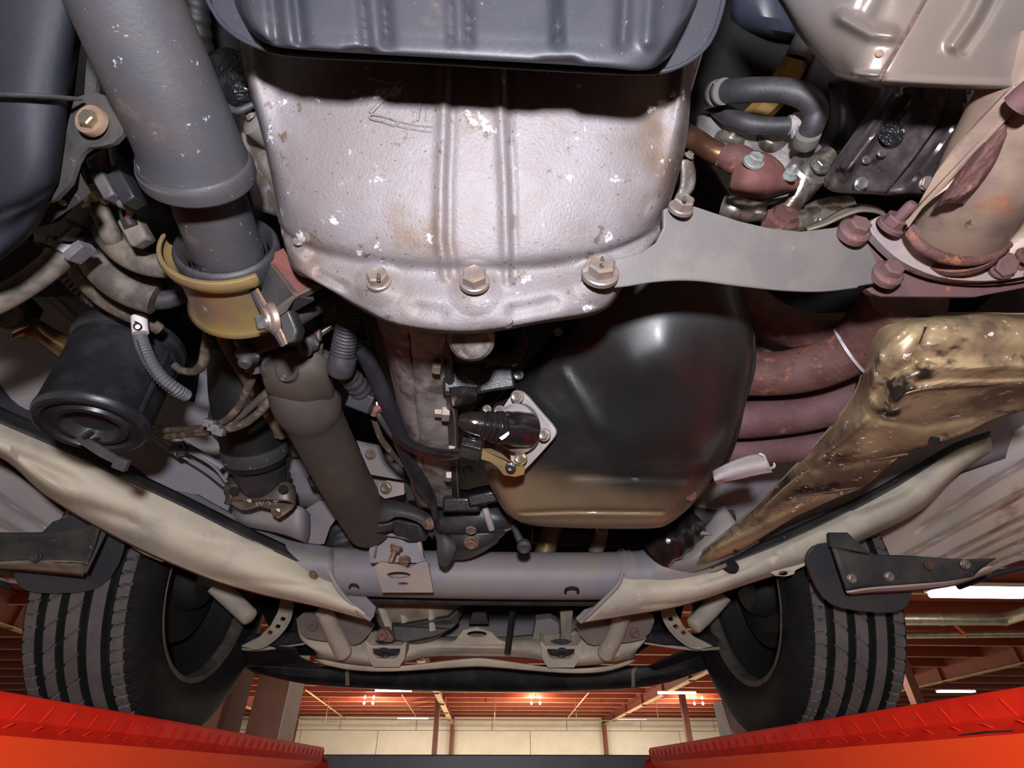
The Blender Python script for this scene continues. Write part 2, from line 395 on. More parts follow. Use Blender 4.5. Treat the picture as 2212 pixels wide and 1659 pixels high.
m_boltpale = mat('pale_green_bolt', '9aa09a', '8b8f8c', 60, rough=.42, metal=.4, bump=.05)
m_shaftpale = mat('pale_band', 'b0a8aa', '9a8a86', 40, rough=.5, bump=.1)
m_column = mat('brown_column_paint', '5e2c22', '562820', 3, rough=.6, bump=0)
m_platedust = mat('dusty_dark_plate', '6d6560', '7c7066', 12, .4, .65, rough=.65, bump=.1)
# ------------------------------------------------------------------ the hall
YW = 66.0
def roofz(y): return 5.35 + (66 - y) * .016
mk('floor', box(R(-60, -8, -H0 - .05), R(60, 70, -H0)), m_concrete, kind='structure')
roof = mk('ceiling', boxw(R(0, 29, 6.0), V((60, 0, 0)), V((0, 38, -38 * .016)), V((0, 0, .04))), m_roof, kind='structure')
roof.location.z = roofz(29) + H0 + .12; WL[roof.name] = roof.location.copy()
pz = None
for i in range(20):
    y = 65.4 - 3.0 * i
    if y < 9: break
    q = join(box(R(-60, y - .05, roofz(y) - .42), R(60, y + .05, roofz(y) + .06)))
    o = mk('purlin', q, m_purlin, roof)
    mk('flange', box(R(-60, y - .06, roofz(y) - .45), R(60, y + .06, roofz(y) - .42)), m_purlinlip, o)
wall = mk('wall_back', box(R(-60, YW + .08, -H0), R(60, YW + .3, 5.4)), m_joint, kind='structure')
xs = [-60 + 7.95 * i + 1.2 for i in range(16)]
zs = [(-H0, 1.1), (1.14, 3.75), (3.8, 5.4)]
for i in range(15):
    for k, (a, b) in enumerate(zs):
        s = 0 if k < 2 else 3.9
        mk('panel', box(R(xs[i] + s + .03, YW, a), R(xs[i + 1] + s - .03, YW + .1, b)), m_wall, wall)
def ibeam(A, B, h, w, name, kind='structure'):
    up = V((0, 0, 1)) if abs((B - A).normalized().z) < .9 else V((0, 1, 0))
    t = (B - A).normalized(); s = t.cross(up).normalized(); q = s.cross(t)
    o = mk(name, bar(A, B, .05, h, up), m_redsteel, kind=kind)
    mk('flange', bar(A - q * h / 2, B - q * h / 2, w, .05, up), m_purlinlip if abs(t.z) < .5 else m_redsteel, o)
    mk('flange', bar(A + q * h / 2, B + q * h / 2, w, .05, up), m_redsteel, o)
    return o
for k, x in enumerate((-19.6, -3.4, 12.6, 28.6)):
    g = ibeam(R(x, 65.2, 4.85), R(x, 9, 5.65), 1.15, .42, 'trim_%d' % (k + 1))
    for y in range(12, 65, 6):
        mk('stiffener', box(R(x - .2, y - .04, roofz(y) - 1.25), R(x + .2, y + .04, roofz(y) - .1)), m_redsteel, g)
    ibeam(R(x, 65.4, -H0), R(x, 65.4, 5.2), .5, .36, 'column')
for (u, v, d, w) in ((943, 1560, 40, .38), (1481, 1550, 40, .42), (1975, 1500, 20, .34)):
    p = P(u, v, d); x, y = p.x, p.y
    mk('column', box((x - w / 2, y - w / 2, 0), (x + w / 2, y + w / 2, roofz(y) + H0)), m_column, kind='structure')
# thin diagonal and hanging rods, sprinkler pipe
def rod(name, A, B, r, m, L, n=8):
    return mk(name, tubew([A, B], [r, r], n), m, L=L)
rod('sprinkler_pipe', R(-30, 61, 4.36), R(30, 61, 4.36), .07, m_tan, ('long thin sprinkler pipe in front of the cream back wall under the roof', 'pipe'))
for i, (a, b, dd) in enumerate((((660, 1490), (745, 1552), 40), ((1272, 1496), (1222, 1556), 40), ((868, 1500), (900, 1550), 42))):
    rod('brace_rod', P(*a, dd), P(*b, dd + 12), .05, m_purlinlip,
        (('slanting roof brace rod beside the brown lift posts', 'slanting roof brace rod between the two lit roof patches', 'slanting roof brace rod near the paired strip lamps')[i], 'rod'))
for i, (u, v0, v1) in enumerate(((702, 1524, 1560), (1068, 1490, 1578), (1246, 1530, 1562), (1423, 1530, 1562))):
    q = P(u, v1, 44); rod('hanger_rod', V((q.x, q.y, roofz(q.y) + H0 + .1)), q, .035, m_joint, (('thin rod hanging from the roof just beside the brown lift posts', 'long thin rod hanging from the roof near the middle lamp cluster', 'thin rod hanging from the roof near the end of the slanting brace rod', 'thin rod hanging from the roof beyond the sloping girder')[i], 'rod', 'roof hanger rods'))
def strip(u, v, z, l, lab, s=1.0):
    c = PZ(u, v, z)
    t = T('strip_lamp', lab, 'lamp', c, 'fluorescent strip lamps under the hall roof')
    b = MB()
    for k in (-.11, .11): b.add(tubew([c + V((-l / 2, k * s, 0)), c + V((l / 2, k * s, 0))], [.05 * s] * 2, 10))
    mk('tube', b.vf, m_lamp, t)
    mk('reflector', box(c + V((-l / 2, -.22 * s, .06 * s)), c + V((l / 2, .22 * s, .12 * s))), m_white, t)
    for k in (-.8, .8): mk('hanger', tubew([c + V((k * l * .45, 0, .1)), c + V((k * l * .45, 0, roofz(c.y) + H0 - c.z + .1))], [.012] * 2, 6), m_joint, t)
for a in ((850, 1492, 4.55, 2.4, 'strip lamp glowing below the black bumper lip near the brown lift posts'),
          (892, 1553, 4.45, 3.0, 'strip lamp above the cream wall beside the thin brown column'),
          (1462, 1497, 4.55, 2.6, 'strip lamp crossed by the thin brown column near the chocked tyre'),
          (1365, 1556, 4.45, 3.0, 'strip lamp above the cream wall under the sloping girder'),
          (2065, 1494, 4.5, 2.5, 'strip lamp just above the red runway beyond the tyre'),
          (2118, 1282, 4.6, 3.0, 'largest and brightest strip lamp, close to the ribbed sill', 1.8)): strip(*a)
for i, (u, v, lab) in enumerate(((797, 1512, 'four small round lamps above the brown lift posts'), (1157, 1512, 'four small round lamps in the middle of the red roof'),
                             (1508, 1513, 'four small round lamps beside the chocked tyre'))):
    c = PZ(u, v, 4.9); t = T('lamp_cluster', lab, 'lamp', c, 'small roof lamp clusters')
    for a in (-.35, .35):
        for b in (-.2, .2):
            mk('bulb', lathe(c + V((a, 0, b)), (0, 0, -1), [(-.1, .04), (0, .09), (.1, .07), (.13, .01)], 10), m_spot, t)
    mk('hanger', tubew([c + V((0, 0, .3)), c + V((0, 0, roofz(c.y) + H0 - c.z + .1))], [.02] * 2, 6), m_joint, t)
    mk('crossbar', tubew([c + V((-.35, 0, .1)), c + V((.35, 0, .1))], [.02] * 2, 6), m_joint, t)
    mk('yoke', tubew([c + V((0, 0, .1)), c + V((0, 0, .32))], [.02] * 2, 6), m_joint, t)
    light('roof_lamp', 'POINT', c + V((0, .9, -.2)), 1500, (1, .75, .5), .1)
# ducts near the bright lamp
a, b, c_ = PZ(1850, 1338, 4.4), PZ(2170, 1338, 4.4), PZ(2290, 1300, 4.4)
t = T('duct', 'thick shiny round duct running under the roof below the brightest lamp', 'duct', a)
mk('pipe', tubew([a, b, c_], [.2] * 3, 16), m_duct, t)
for u in (2030, 2166): q = PZ(u, 1338, 4.4); mk('clamp', tubew([q, q + V((.05, 0, 0))], [.215] * 2, 16), m_duct, t)
a, b = PZ(1850, 1373, 4.35), PZ(2330, 1368, 4.35)
t = T('conduit', 'thinner flat conduit below the round duct with an orange strap', 'duct', a)
mk('pipe', tubew([a, b], [.13] * 2, 14), m_duct, t)
q = PZ(2076, 1370, 4.35); mk('strap', tubew([q + V((-.15, -.1, .3)), q + V((0, -.16, 0)), q + V((.06, -.1, -.14))], [.06] * 3, 8), m_orange, t, lab='orange strap')
# ------------------------------------------------------------------ the lift
def runway(s, xi, lab):
    """s = side sign, xi = inner edge"""
    t = T('runway', lab, 'lift runway', R(xi, .6, -.1), 'red lift runways under the tyres')
    y0, y1 = -.9, 2.14
    def ext(prof):
        n = len(prof); vs_ = [R(s * (xi + x), y, z) for y in (y0, y1) for (x, z) in prof]
        return vs_, [(i, (i + 1) % n, (i + 1) % n + n, i + n) for i in range(n)] + [tuple(range(n)), tuple(range(2 * n - 1, n - 1, -1))]
    g = [(.012, .026), (.012, .07)] + [(.006 + .006 * math.cos(a), .070 + .005 * math.sin(a)) for a in (1.0, 1.57, 2.2)] + \
        [(0, .069), (-.001, .05), (-.003, .047), (-.019, .034), (-.02, .026)]
    mk('guard_rail', ext(g), m_lift, t, smooth=30)
    mk('beam', ext([(-.021, .0335), (-.021, -.13), (.5, -.13), (.5, .0), (.0, .0)]), m_liftbright, t)
    mk('deck', ext([(-.0, .02), (-.0, .0395), (.5, .0395), (.5, .02)]), m_lift, t)
    def bump(z, x, tilt, l, w, h):
        vs_ = []; fs = []; n = 7
        for i in range(n):
            q = i / (n - 1) * 2 - 1; ww = w * (1 - q * q) ** .6 + .0004
            for j, k in ((-1, 0), (-.5, .8), (0, 1), (.5, .8), (1, 0)):
                vs_.append(V((-s * (k * h * (1 - q * q) ** .5), j * ww + q * l * .35, q * l / 2)))
        for i in range(n - 1):
            for j in range(4): fs.append((i * 5 + j, i * 5 + j + 1, i * 5 + j + 6, i * 5 + j + 5))
        return vs_, fs
    for (x, z, l, k0, dx) in ((-.0012, .0585, .020, 0, 0), (-.0105, .041, .013, .023, 0)):
        b = bump(z, x, 0, l, .0026, .0016)
        if dx == 0 and z < .05:
            b = ([V((v.x - s * v.z * .9, v.y, v.z * .8)) for v in b[0]], b[1])
        base = R(s * (xi + x), .3, z)
        o = mk('tread_bump', ([v + base for v in b[0]], b[1]), m_lift, t, smooth=60)
        for i in range(1, 40):
            c = o.copy(); COL.objects.link(c); c.parent = t; c.location = o.location + V((0, .047 * i + k0, 0))
    return t
runway(-1, .530, 'red lift runway with tread bumps under the ribbed tyre beside the brown posts')
r2 = runway(1, .558, 'red lift runway with tread bumps and dark grease smears under the chocked tyre')
for (pts) in ([(2072, 1590), (2130, 1582), (2190, 1580)], [(2060, 1603), (2150, 1596), (2220, 1600)]):
    mk('grease_smear', tubew([PX(u, v, .5575 - .015) for u, v in pts], [.0012] * len(pts), 6), m_dark, r2)
mk('crossbeam', join(box(R(-.7, 2.16, -.12), R(.7, 2.36, .056)), box(R(-.7, 2.155, -.13), R(.7, 2.37, -.11))), m_liftbeam, bev=.004,
   L=('grey steel crossbeam joining the far ends of the red runways', 'lift beam'))
def post(u, v, d, w, dp, lab):
    p = P(u, v, d); x, y = p.x, p.y
    t = T('lift_post', lab, 'lift post', (x, y, 0), 'brown posts of the lift')
    mk('front_plate', box((x - w / 2, y, 0), (x + w / 2, y + .012, H0 + .75)), m_redsteel2, t)
    mk('side_plate', box((x + w / 2 - .012, y + .012, 0), (x + w / 2, y + dp, H0 + .75)), m_redsteel, t)
    mk('side_plate', box((x - w / 2, y + .012, 0), (x - w / 2 + .012, y + dp, H0 + .75)), m_redsteel, t)
m_redsteel2 = mat('lit_post_paint', '9a6a5f', '90604f', 3, rough=.5, bump=.03)  # light on the post fronts put into a paler paint than the sides
post(576, 1540, 3.3, .205, .32, 'wide pinkish brown steel post beside the black bumper lip')
post(450, 1500, 3.1, .2, .36, 'brown steel post half hidden behind the tyre sidewall')
q = P(505, 1566, 5.0)
t = T('hose_reel', 'small dark green round reel hanging between the two brown posts', 'reel', q)
mk('drum', lathe(q, (1, 0, 0), [(-.03, .0), (-.03, .045), (0, .05), (.03, .045), (.03, 0)], 18, cap=False), m_green, t)
mk('cord', tubew([q + V((0, 0, .04)), V((q.x, q.y, roofz(q.y) + H0 + .1))], [.006] * 2, 6), m_joint, t)
q = P(1590, 1562, 1.93)
t = T('wheel_stop', 'grey steel plate standing behind the tyre on the red runway', 'wheel stop', q)
q = P(1588, 1545, 1.93); z0 = .0398 + H0; zt = q.z + .045
mk('plate', ([V((q.x + a, q.y + b, z)) for z, dx in ((z0, .06), (zt, .0)) for a, b in ((-.055, -.04 - dx), (.12, -.04 - dx), (.12, .05), (-.055, .05))], [(0, 1, 2, 3), (4, 5, 6, 7), (0, 1, 5, 4), (1, 2, 6, 5), (2, 3, 7, 6), (3, 0, 4, 7)]), m_greyw, t, bev=.003)
# ------------------------------------------------------------------ wheels
def wheel(s, x0, yc, zc, lab):
    """x0 = inner sidewall plane, axle along x"""
    t = T('wheel', lab, 'wheel', R(s * x0 + s * .11, yc, zc - .338), 'wheels standing on the red runways')
    sd = s; wd = .195; xm = x0 + wd / 2; NT = 720
    prof = [(-.092, .214, 0), (-.100, .232, 0), (-.108, .262, 0), (-.111, .285, 0), (-.108, .305, 0), (-.102, .317, 0), (-.094, .329, 1)]
    tr = list(np.linspace(-.088, .088, 90)); prof += [(x, .338 - .004 * (x / .088) ** 2, 2) for x in tr]
    prof += [(-x, r, k) for (x, r, k) in prof[6::-1]]
    vs_ = []; fs = []; m = len(prof)
    gr = (-.058, -.020, .020, .058)
    for i in range(NT):
        a = 2 * math.pi * i / NT
        for (x, r, k) in prof:
            rr = r - (.012 if r > .25 else 0)
            if k == 2:
                if min(abs(x - g) for g in gr) < .0066: rr -= .012
                else:
                    ph = (a * 22 / math.pi + x * 16) % 1.0 if abs(x) < .058 else (a * 44 / math.pi + x * 8) % 1.0
                    if abs(x) < .058 and ph < .06 and (x * sd < .022): rr -= .005
                    elif abs(x) >= .058 and ph < (.09 if x * sd < 0 else .16): rr -= .005
            elif k == 1 and (a * 38 / math.pi) % 1.0 < .10: rr -= .004
            elif k == 0 and .30 < r < .33: rr += .0006 * math.cos(a * 76)
            vs_.append(R(s * (xm + x), yc + rr * math.sin(a), zc + rr * math.cos(a)))
    for i in range(NT):
        for j in range(m - 1): fs.append((i * m + j, i * m + j + 1, ((i + 1) % NT) * m + j + 1, ((i + 1) % NT) * m + j))
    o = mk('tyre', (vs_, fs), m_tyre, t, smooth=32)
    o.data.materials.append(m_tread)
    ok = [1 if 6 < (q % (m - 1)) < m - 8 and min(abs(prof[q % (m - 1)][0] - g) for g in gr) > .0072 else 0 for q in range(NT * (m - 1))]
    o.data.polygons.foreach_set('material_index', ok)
    A = R(s * (x0 + .012), yc, zc); ax = V((s, 0, 0))
    mk('rim', lathe(A, ax, [(-.004, .219), (-.007, .214), (-.004, .207), (.012, .203), (.02, .201)], 64, cap=False), m_rim, t, solid=.004)
    mk('rim_barrel', lathe(A, ax, [(.02, .201), (.05, .196), (.11, .180), (.15, .17), (.165, .12), (.16, .05)], 64, cap=False), m_dark, t, solid=.004)  # shade inside the wheel is put into the dark colour, brake disc too
    mk('brake_disc', lathe(A, ax, [(.06, .0), (.06, .135), (.066, .138), (.078, .138), (.084, .135), (.084, 0)], 48, cap=False), m_dark, t)
    mk('hub', lathe(A, ax, [(.02, .05), (.03, .062), (.06, .07), (.1, .06), (.15, .06)], 24), m_dark, t)
    c = A + ax * .03 + V((0, -.085, .075))
    mk('brake_caliper', boxw(c, V((.032, 0, 0)), V((0, .035, .03)), V((0, -.05, .055))), m_dark, t, bev=.012)
    return t
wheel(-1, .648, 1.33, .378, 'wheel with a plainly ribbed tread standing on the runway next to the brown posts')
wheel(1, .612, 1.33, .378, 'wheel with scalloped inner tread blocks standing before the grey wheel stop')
# ------------------------------------------------------------------ body shell, front axle and bumper
mk('body_floor', join(box(R(-1.05, -1.2, .74), R(1.05, .95, .78)), box(R(-.85, .95, .74), R(.85, 1.75, .78)), box(R(-.62, .2, .6), R(-.6, 1.7, .78)), box(R(.6, .2, .6), R(.62, 1.7, .78)),
   box(R(-.6, 1.7, .52), R(.6, 1.72, .78)), box(R(.8, -1.2, .62), R(1.5, .95, .66)), box(R(-1.5, -1.2, .62), R(-.8, .95, .66))), m_dark, L=('dark undersealed floor of the van body above the engine and gearbox', 'car body'))  # the outermost low boxes are added dark filler that keeps side gaps black
# bumper lip
rows = [[(520, 1436, 1.44), (640, 1440, 1.44), (800, 1438, 1.44), (1050, 1436, 1.44), (1300, 1438, 1.44), (1420, 1434, 1.44), (1560, 1395, 1.46)],
        [(530, 1442, 1.47), (650, 1462, 1.43), (800, 1472, 1.41), (1050, 1478, 1.40), (1300, 1474, 1.41), (1430, 1458, 1.43), (1560, 1412, 1.49)],
        [(545, 1450, 1.44), (660, 1474, 1.40), (800, 1484, 1.38), (1050, 1491, 1.37), (1300, 1487, 1.38), (1430, 1474, 1.40), (1545, 1435, 1.46)],
        [(545, 1451, 1.55), (660, 1476, 1.52), (800, 1487, 1.5), (1050, 1493, 1.49), (1300, 1489, 1.5), (1430, 1476, 1.52), (1545, 1437, 1.56)]]
bl = mk('bumper_lip', surf(rows, 6, 4), m_black, L=('black plastic lower lip of the front bumper', 'bumper'), solid=.004)
for (u, v) in ((750, 1462), (1368, 1465)):
    mk('clip', plate([(u - 4, v - 18, 1.36), (u + 8, v - 24, 1.36), (u + 3, v - 10, 1.355), (u + 4, v + 18, 1.355), (u - 4, v + 20, 1.355)], .004), m_tan, bl)
# wing liners between lip and wheels
mk('wing_liner', surf([[(500, 1385, 1.38), (560, 1392, 1.36), (640, 1400, 1.34)], [(505, 1425, 1.42), (570, 1430, 1.40), (650, 1420, 1.38)], [(510, 1440, 1.5), (580, 1442, 1.5), (700, 1440, 1.5)]], 4, 4),
   m_dark, solid=.003, L=('dark wet plastic liner between the ribbed tyre and the bumper lip', 'liner'))
mk('wing_liner', surf([[(1400, 1440, 1.42), (1460, 1412, 1.40), (1550, 1385, 1.40)], [(1420, 1450, 1.45), (1480, 1425, 1.44), (1570, 1390, 1.44)], [(1430, 1452, 1.55), (1500, 1430, 1.55), (1580, 1400, 1.55)]], 4, 4),
   m_dark, solid=.003, L=('dark plastic liner between the chocked tyre and the bumper lip', 'liner'))
# lower cross panel (skid plate) and the two mounts
t = T('front_crossmember', 'cream dusty lower crossmember ahead of the grey tube with two open mount cups', 'crossmember', P(1030, 1420, 1.25))
base = [[(640, 1335, 1.30), (700, 1345, 1.29), (800, 1360, 1.30), (900, 1372, 1.33), (1030, 1378, 1.34), (1150, 1372, 1.33), (1250, 1360, 1.30), (1340, 1345, 1.29), (1405, 1335, 1.30)],
        [(650, 1380, 1.26), (720, 1392, 1.25), (800, 1400, 1.25), (900, 1385, 1.28), (1030, 1388, 1.29), (1150, 1388, 1.28), (1250, 1400, 1.25), (1330, 1392, 1.25), (1395, 1380, 1.26)],
        [(680, 1405, 1.25), (740, 1420, 1.24), (830, 1425, 1.23), (920, 1404, 1.27), (1030, 1402, 1.28), (1140, 1406, 1.27), (1220, 1425, 1.23), (1310, 1420, 1.24), (1375, 1405, 1.25)],
        [(685, 1420, 1.28), (750, 1432, 1.26), (840, 1438, 1.25), (920, 1420, 1.29), (1030, 1418, 1.30), (1140, 1422, 1.29), (1220, 1438, 1.25), (1300, 1434, 1.26), (1370, 1422, 1.28)]]
mk('lower_panel', surf(base, 5, 5, beads=[([(920, 1398), (1140, 1398)], 5, .006), ([(950, 1412), (1110, 1412)], 3, -.004)]), m_cream, t, solid=.003)
mk('lower_flange', surf([[(680, 1422, 1.25), (760, 1436, 1.24), (850, 1440, 1.23), (1000, 1424, 1.27), (1060, 1424, 1.27), (1210, 1444, 1.23), (1310, 1440, 1.24), (1372, 1424, 1.25)],
                         [(690, 1432, 1.25), (760, 1446, 1.24), (850, 1449, 1.23), (1000, 1440, 1.27), (1060, 1440, 1.27), (1210, 1452, 1.23), (1300, 1450, 1.24), (1366, 1432, 1.25)]], 4, 3), m_cream, t, solid=.006)
for (pts, l) in (([(1000, 1362), (1030, 1355), (1062, 1366), (1075, 1380), (1100, 1392), (965, 1392), (985, 1382)], 0),):
    mk('hole_flange', plate([(u, v, 1.28) for u, v in pts], .006, [ring(1030, 1370, 1.28, 22, 7)]), m_cream, t)
for i, (u, s) in enumerate(((834, 1), (1212, -1))):
    cup = surf([[(u - 46, 1386, 1.20), (u - 20, 1392, 1.195), (u, 1394, 1.195), (u + 20, 1392, 1.195), (u + 46, 1386, 1.20)],
                [(u - 44, 1420, 1.20), (u - 26, 1436, 1.185), (u, 1440, 1.18), (u + 26, 1436, 1.185), (u + 42, 1420, 1.20)],
                [(u - 38, 1430, 1.20), (u - 26, 1443, 1.195), (u, 1445, 1.19), (u + 26, 1443, 1.195), (u + 38, 1430, 1.20)]], 5, 5)
    pl = [(u - 44, 1384), (u - 34, 1395), (u + 34, 1395), (u + 44, 1384), (u + 40, 1424), (u + 28, 1442), (u - 28, 1442), (u - 40, 1424)]
    q = mk('mount_cup', plate([(a, b, 1.20) for a, b in pl], .05, [[(u - 30, 1402, 1.20), (u + 30, 1402, 1.20), (u + 28, 1416, 1.20), (u + 18, 1424, 1.20), (u - 18, 1424, 1.20), (u - 28, 1416, 1.20)]]), m_cream, t, bev=.002)
    mk('rubber_bush', lathe(P(u, 1412, 1.222), V((0, -.2, -1)), [(-.02, .034), (0, .034), (.006, .028), (.008, .012), (.014, .011), (.014, 0)], 20, cap=False), m_rubber, q)
mk('filler_tray', surf([[(560, 1288, 1.48), (800, 1292, 1.46), (1030, 1294, 1.46), (1300, 1292, 1.46), (1480, 1288, 1.48)], [(580, 1350, 1.48), (800, 1350, 1.46), (1030, 1350, 1.46), (1300, 1350, 1.46), (1460, 1350, 1.48)],
    [(640, 1415, 1.46), (800, 1418, 1.44), (1030, 1412, 1.44), (1250, 1418, 1.44), (1375, 1412, 1.46)]], 4, 3), m_dark, solid=.004, L=('dark filler tray added behind the cream lower crossmember', 'tray'))  # dark sheet added to close the gaps in front of the bright roof
# side brackets with a bolt
for i, (pts, b, lab) in enumerate((([(638, 1338), (660, 1320), (760, 1325), (812, 1345), (800, 1368), (772, 1396), (740, 1388), (690, 1384), (652, 1376)], (676, 1352), 'dark bracket plate with one bolt beside the ribbed tyre'),
                                   ([(1418, 1330), (1390, 1322), (1290, 1330), (1240, 1345), (1252, 1372), (1275, 1396), (1310, 1390), (1360, 1388), (1400, 1378)], (1371, 1367), 'dark bracket plate with one bolt beside the chocked tyre'))):
    o = mk('side_bracket', plate([(u, v, 1.215) for u, v in pts], .006, rnd=1), m_platedust, L=(lab, 'bracket'))
    bolt(o, b[0], b[1], 1.21, 8.5, m_boltrust, ax=C(0, .1, 1), wash=1.2, h=.6)
# black shelf in the middle, tabs, cross panel behind
t = T('radiator_support', 'grey blue cross panel behind the bolted dusty casting', 'panel', P(1100, 1360, 1.36))
mk('panel', surf([[(930, 1335, 1.42), (1050, 1338, 1.42), (1300, 1338, 1.42)], [(930, 1385, 1.36), (1050, 1388, 1.36), (1290, 1388, 1.36)]], 3, 3), m_rail, t, solid=.004)
mk('bracket', plate([(1150, 1385, 1.3), (1158, 1340, 1.3), (1190, 1336, 1.3), (1205, 1345, 1.3), (1208, 1385, 1.3)], .03), m_rail, t)
mk('bracket', plate([(1012, 1348, 1.3), (1022, 1322, 1.3), (1048, 1322, 1.3), (1056, 1348, 1.3)], .03), m_black, t)
mk('wiring_bar', bar(P(1108, 1318, 1.27), P(1096, 1412, 1.22), .011, .011), m_dark, L=('thin dark upright strut in the middle of the front crossmember', 'strut'))
# engine mount link on the far side
t = T('torque_link', 'dusty upright link bolted into the mount cup ahead of the grey tube', 'link', P(1215, 1380, 1.22))
mk('link_plate', plate([(1210, 1322, 1.23), (1238, 1318, 1.23), (1234, 1370, 1.22), (1228, 1408, 1.21), (1204, 1408, 1.21), (1212, 1370, 1.22)], .02), m_tan, t, bev=.002)
# differential
t = T('front_differential', 'round dusty differential casting with ribs hanging behind the black rod', 'differential', P(905, 1350, 1.25))
c = P(885, 1322, 1.28)
c = P(895, 1318, 1.27); dx = C(0, -.35, 1)
mk('housing', lathe(c, dx, [(-.09, .105), (-.02, .105), (0, .10), (.02, .088), (.038, .066), (.048, .04), (.052, 0)], 36, cap=False), m_tan, t)
mk('flange', lathe(c - dx * .03, dx, [(-.012, .118), (.004, .118), (.006, .10)], 36), m_blackdust, t)
for (a, b) in (((866, 1296), (882, 1385)), ((818, 1300), (848, 1372)), ((930, 1300), (935, 1362))):
    mk('rib', tube([(a[0], a[1], 1.245, 8), ((a[0] + b[0]) / 2, (a[1] + b[1]) / 2, 1.215, 9), (b[0], b[1], 1.205, 9)], 10, ell=.7), m_cream, t)
mk('cover', plate([(845, 1352, 1.2), (868, 1352, 1.19), (940, 1340, 1.2), (968, 1335, 1.21), (990, 1318, 1.22), (992, 1345, 1.22), (975, 1360, 1.21), (940, 1376, 1.2), (880, 1388, 1.19), (850, 1382, 1.19)], .02), m_blackdust, t, bev=.003)
mk('mount_eye', plate([(816, 1364, 1.18), (836, 1360, 1.18), (850, 1380, 1.18), (848, 1388, 1.18), (816, 1386, 1.18)], .02), m_boltrust, t, bev=.003)
bolt(t, 825, 1372, 1.17, 10, m_boltrust, ax=C(0, .1, 1), wash=1.2, h=.6)
# sway bar ends and struts
for i, (pts, lab) in enumerate((([(466, 1262, 1.22, 20), (505, 1300, 1.22, 19), (538, 1332, 1.2, 18)], 'short pale tube angled under the cream cover next to the ribbed tyre'),
                                ([(1562, 1282, 1.22, 20), (1530, 1320, 1.22, 19), (1500, 1350, 1.2, 18)], 'short pale tube angled under the cream cover next to the chocked tyre'),
                                ([(700, 1318, 1.17, 18), (720, 1365, 1.19, 18), (742, 1410, 1.21, 18)], 'pale upright tube dropping from the cream cover beside the bolted bracket near the ribbed tyre'),
                                ([(1346, 1325, 1.17, 18), (1330, 1370, 1.19, 18), (1308, 1412, 1.21, 18)], 'pale upright tube dropping from the cream cover beside the bolted bracket near the chocked tyre'))):
    o = mk('strut_tube', tube(pts, 18), m_cream, L=(lab, 'tube'))
    e = pts[-1]; mk('end_cap', lathe(P(e[0], e[1], e[2]), P(*pts[-1][:3]) - P(*pts[-2][:3]), [(-.002, e[3] * e[2] / F), (.004, e[3] * e[2] / F * .92), (.008, e[3] * e[2] / F * .6), (.009, 0)], 18, cap=False), m_cream, o)
# control arms
def arm(mx, lab, dl):
    f = (lambda u: u) if mx == 0 else (lambda u: mx - u)
    t = T('control_arm', lab, 'control arm', P(f(1520), 1380, 1.4), 'front control arms')
    mk('arm', tube([(f(1385), 1372, 1.36, 16), (f(1450), 1382, 1.38, 17), (f(1540), 1388, 1.42, 20), (f(1620), 1392, 1.48, 26)], 14, ell=.8), m_blackdust, t)
    g = [(1428, 1305), (1436, 1340), (1458, 1372), (1490, 1396), (1512, 1402), (1540, 1396), (1500, 1376), (1476, 1352), (1460, 1322), (1454, 1296), (1430, 1290)]
    slots = [[(f(u + a), v + b, 1.33) for a, b in ((-6, -3), (3, -6), (8, 3), (-1, 6))] for (u, v) in ((1448, 1338), (1459, 1354), (1476, 1367))]
    mk('cradle', plate([(f(u), v, 1.33) for u, v in g], .006, slots), m_cream, t)
    rim = [(1428, 1305, 1.32, 3.5), (1436, 1340, 1.32, 3.5), (1458, 1372, 1.32, 3.5), (1490, 1396, 1.32, 3.5), (1515, 1400, 1.32, 3.5)]
    mk('cradle_lip', tube([(f(a), b, c, r) for a, b, c, r in rim], 8), m_cream, t)
    mk('flange_edge', tube([(f(1392), 1388, 1.35, 3), (f(1450), 1397, 1.36, 3), (f(1505), 1402, 1.35, 4), (f(1560), 1400, 1.4, 3)], 8), m_cream, t)
    mk('ball_joint', lathe(P(f(1640), 1388, 1.5), V((0, -.3, -1)), [(-.05, .03), (-.03, .036), (0, .036), (.02, .03), (.03, .012)], 20), m_dark, t)
    return t
arm(0, 'black lower control arm with a pale slotted cradle reaching into the chocked wheel', 0)
arm(2060, 'black lower control arm with a pale slotted cradle reaching into the ribbed wheel', 0)
# driveshaft bellows
for s, lab in ((-1, 'ribbed dark rubber driveshaft boot inside the ribbed wheel'), (1, 'ribbed dark rubber driveshaft boot inside the chocked wheel')):
    pts = [R(s * x, 1.33, .42) for x in np.linspace(.36, .56, 50)]
    rs = [(.030 + .026 * (i / 49)) * (1 + .13 * math.sin(i / 49 * 2 * math.pi * 6)) for i in range(50)]
    o = mk('axle_boot', tubew(pts, rs, 28), m_rubber, L=(lab, 'rubber boot'))
    mk('axle_shaft', tubew([R(s * .1, 1.33, .42), R(s * .37, 1.33, .42)], [.016] * 2, 14), m_black, o)
    mk('joint_cup', lathe(R(s * .56, 1.33, .42), (s, 0, 0), [(-.01, .06), (.03, .062), (.06, .055), (.1, .03)], 24), m_dark, o)
# black rod behind the tube
mk('stabiliser_bar', tube([(640, 1288, 1.10, 10), (720, 1292, 1.10, 10), (1030, 1297, 1.10, 10), (1330, 1298, 1.10, 10), (1400, 1292, 1.1, 10)], 14), m_black,
   L=('thin black stabiliser bar running just behind the big grey tube', 'bar'))
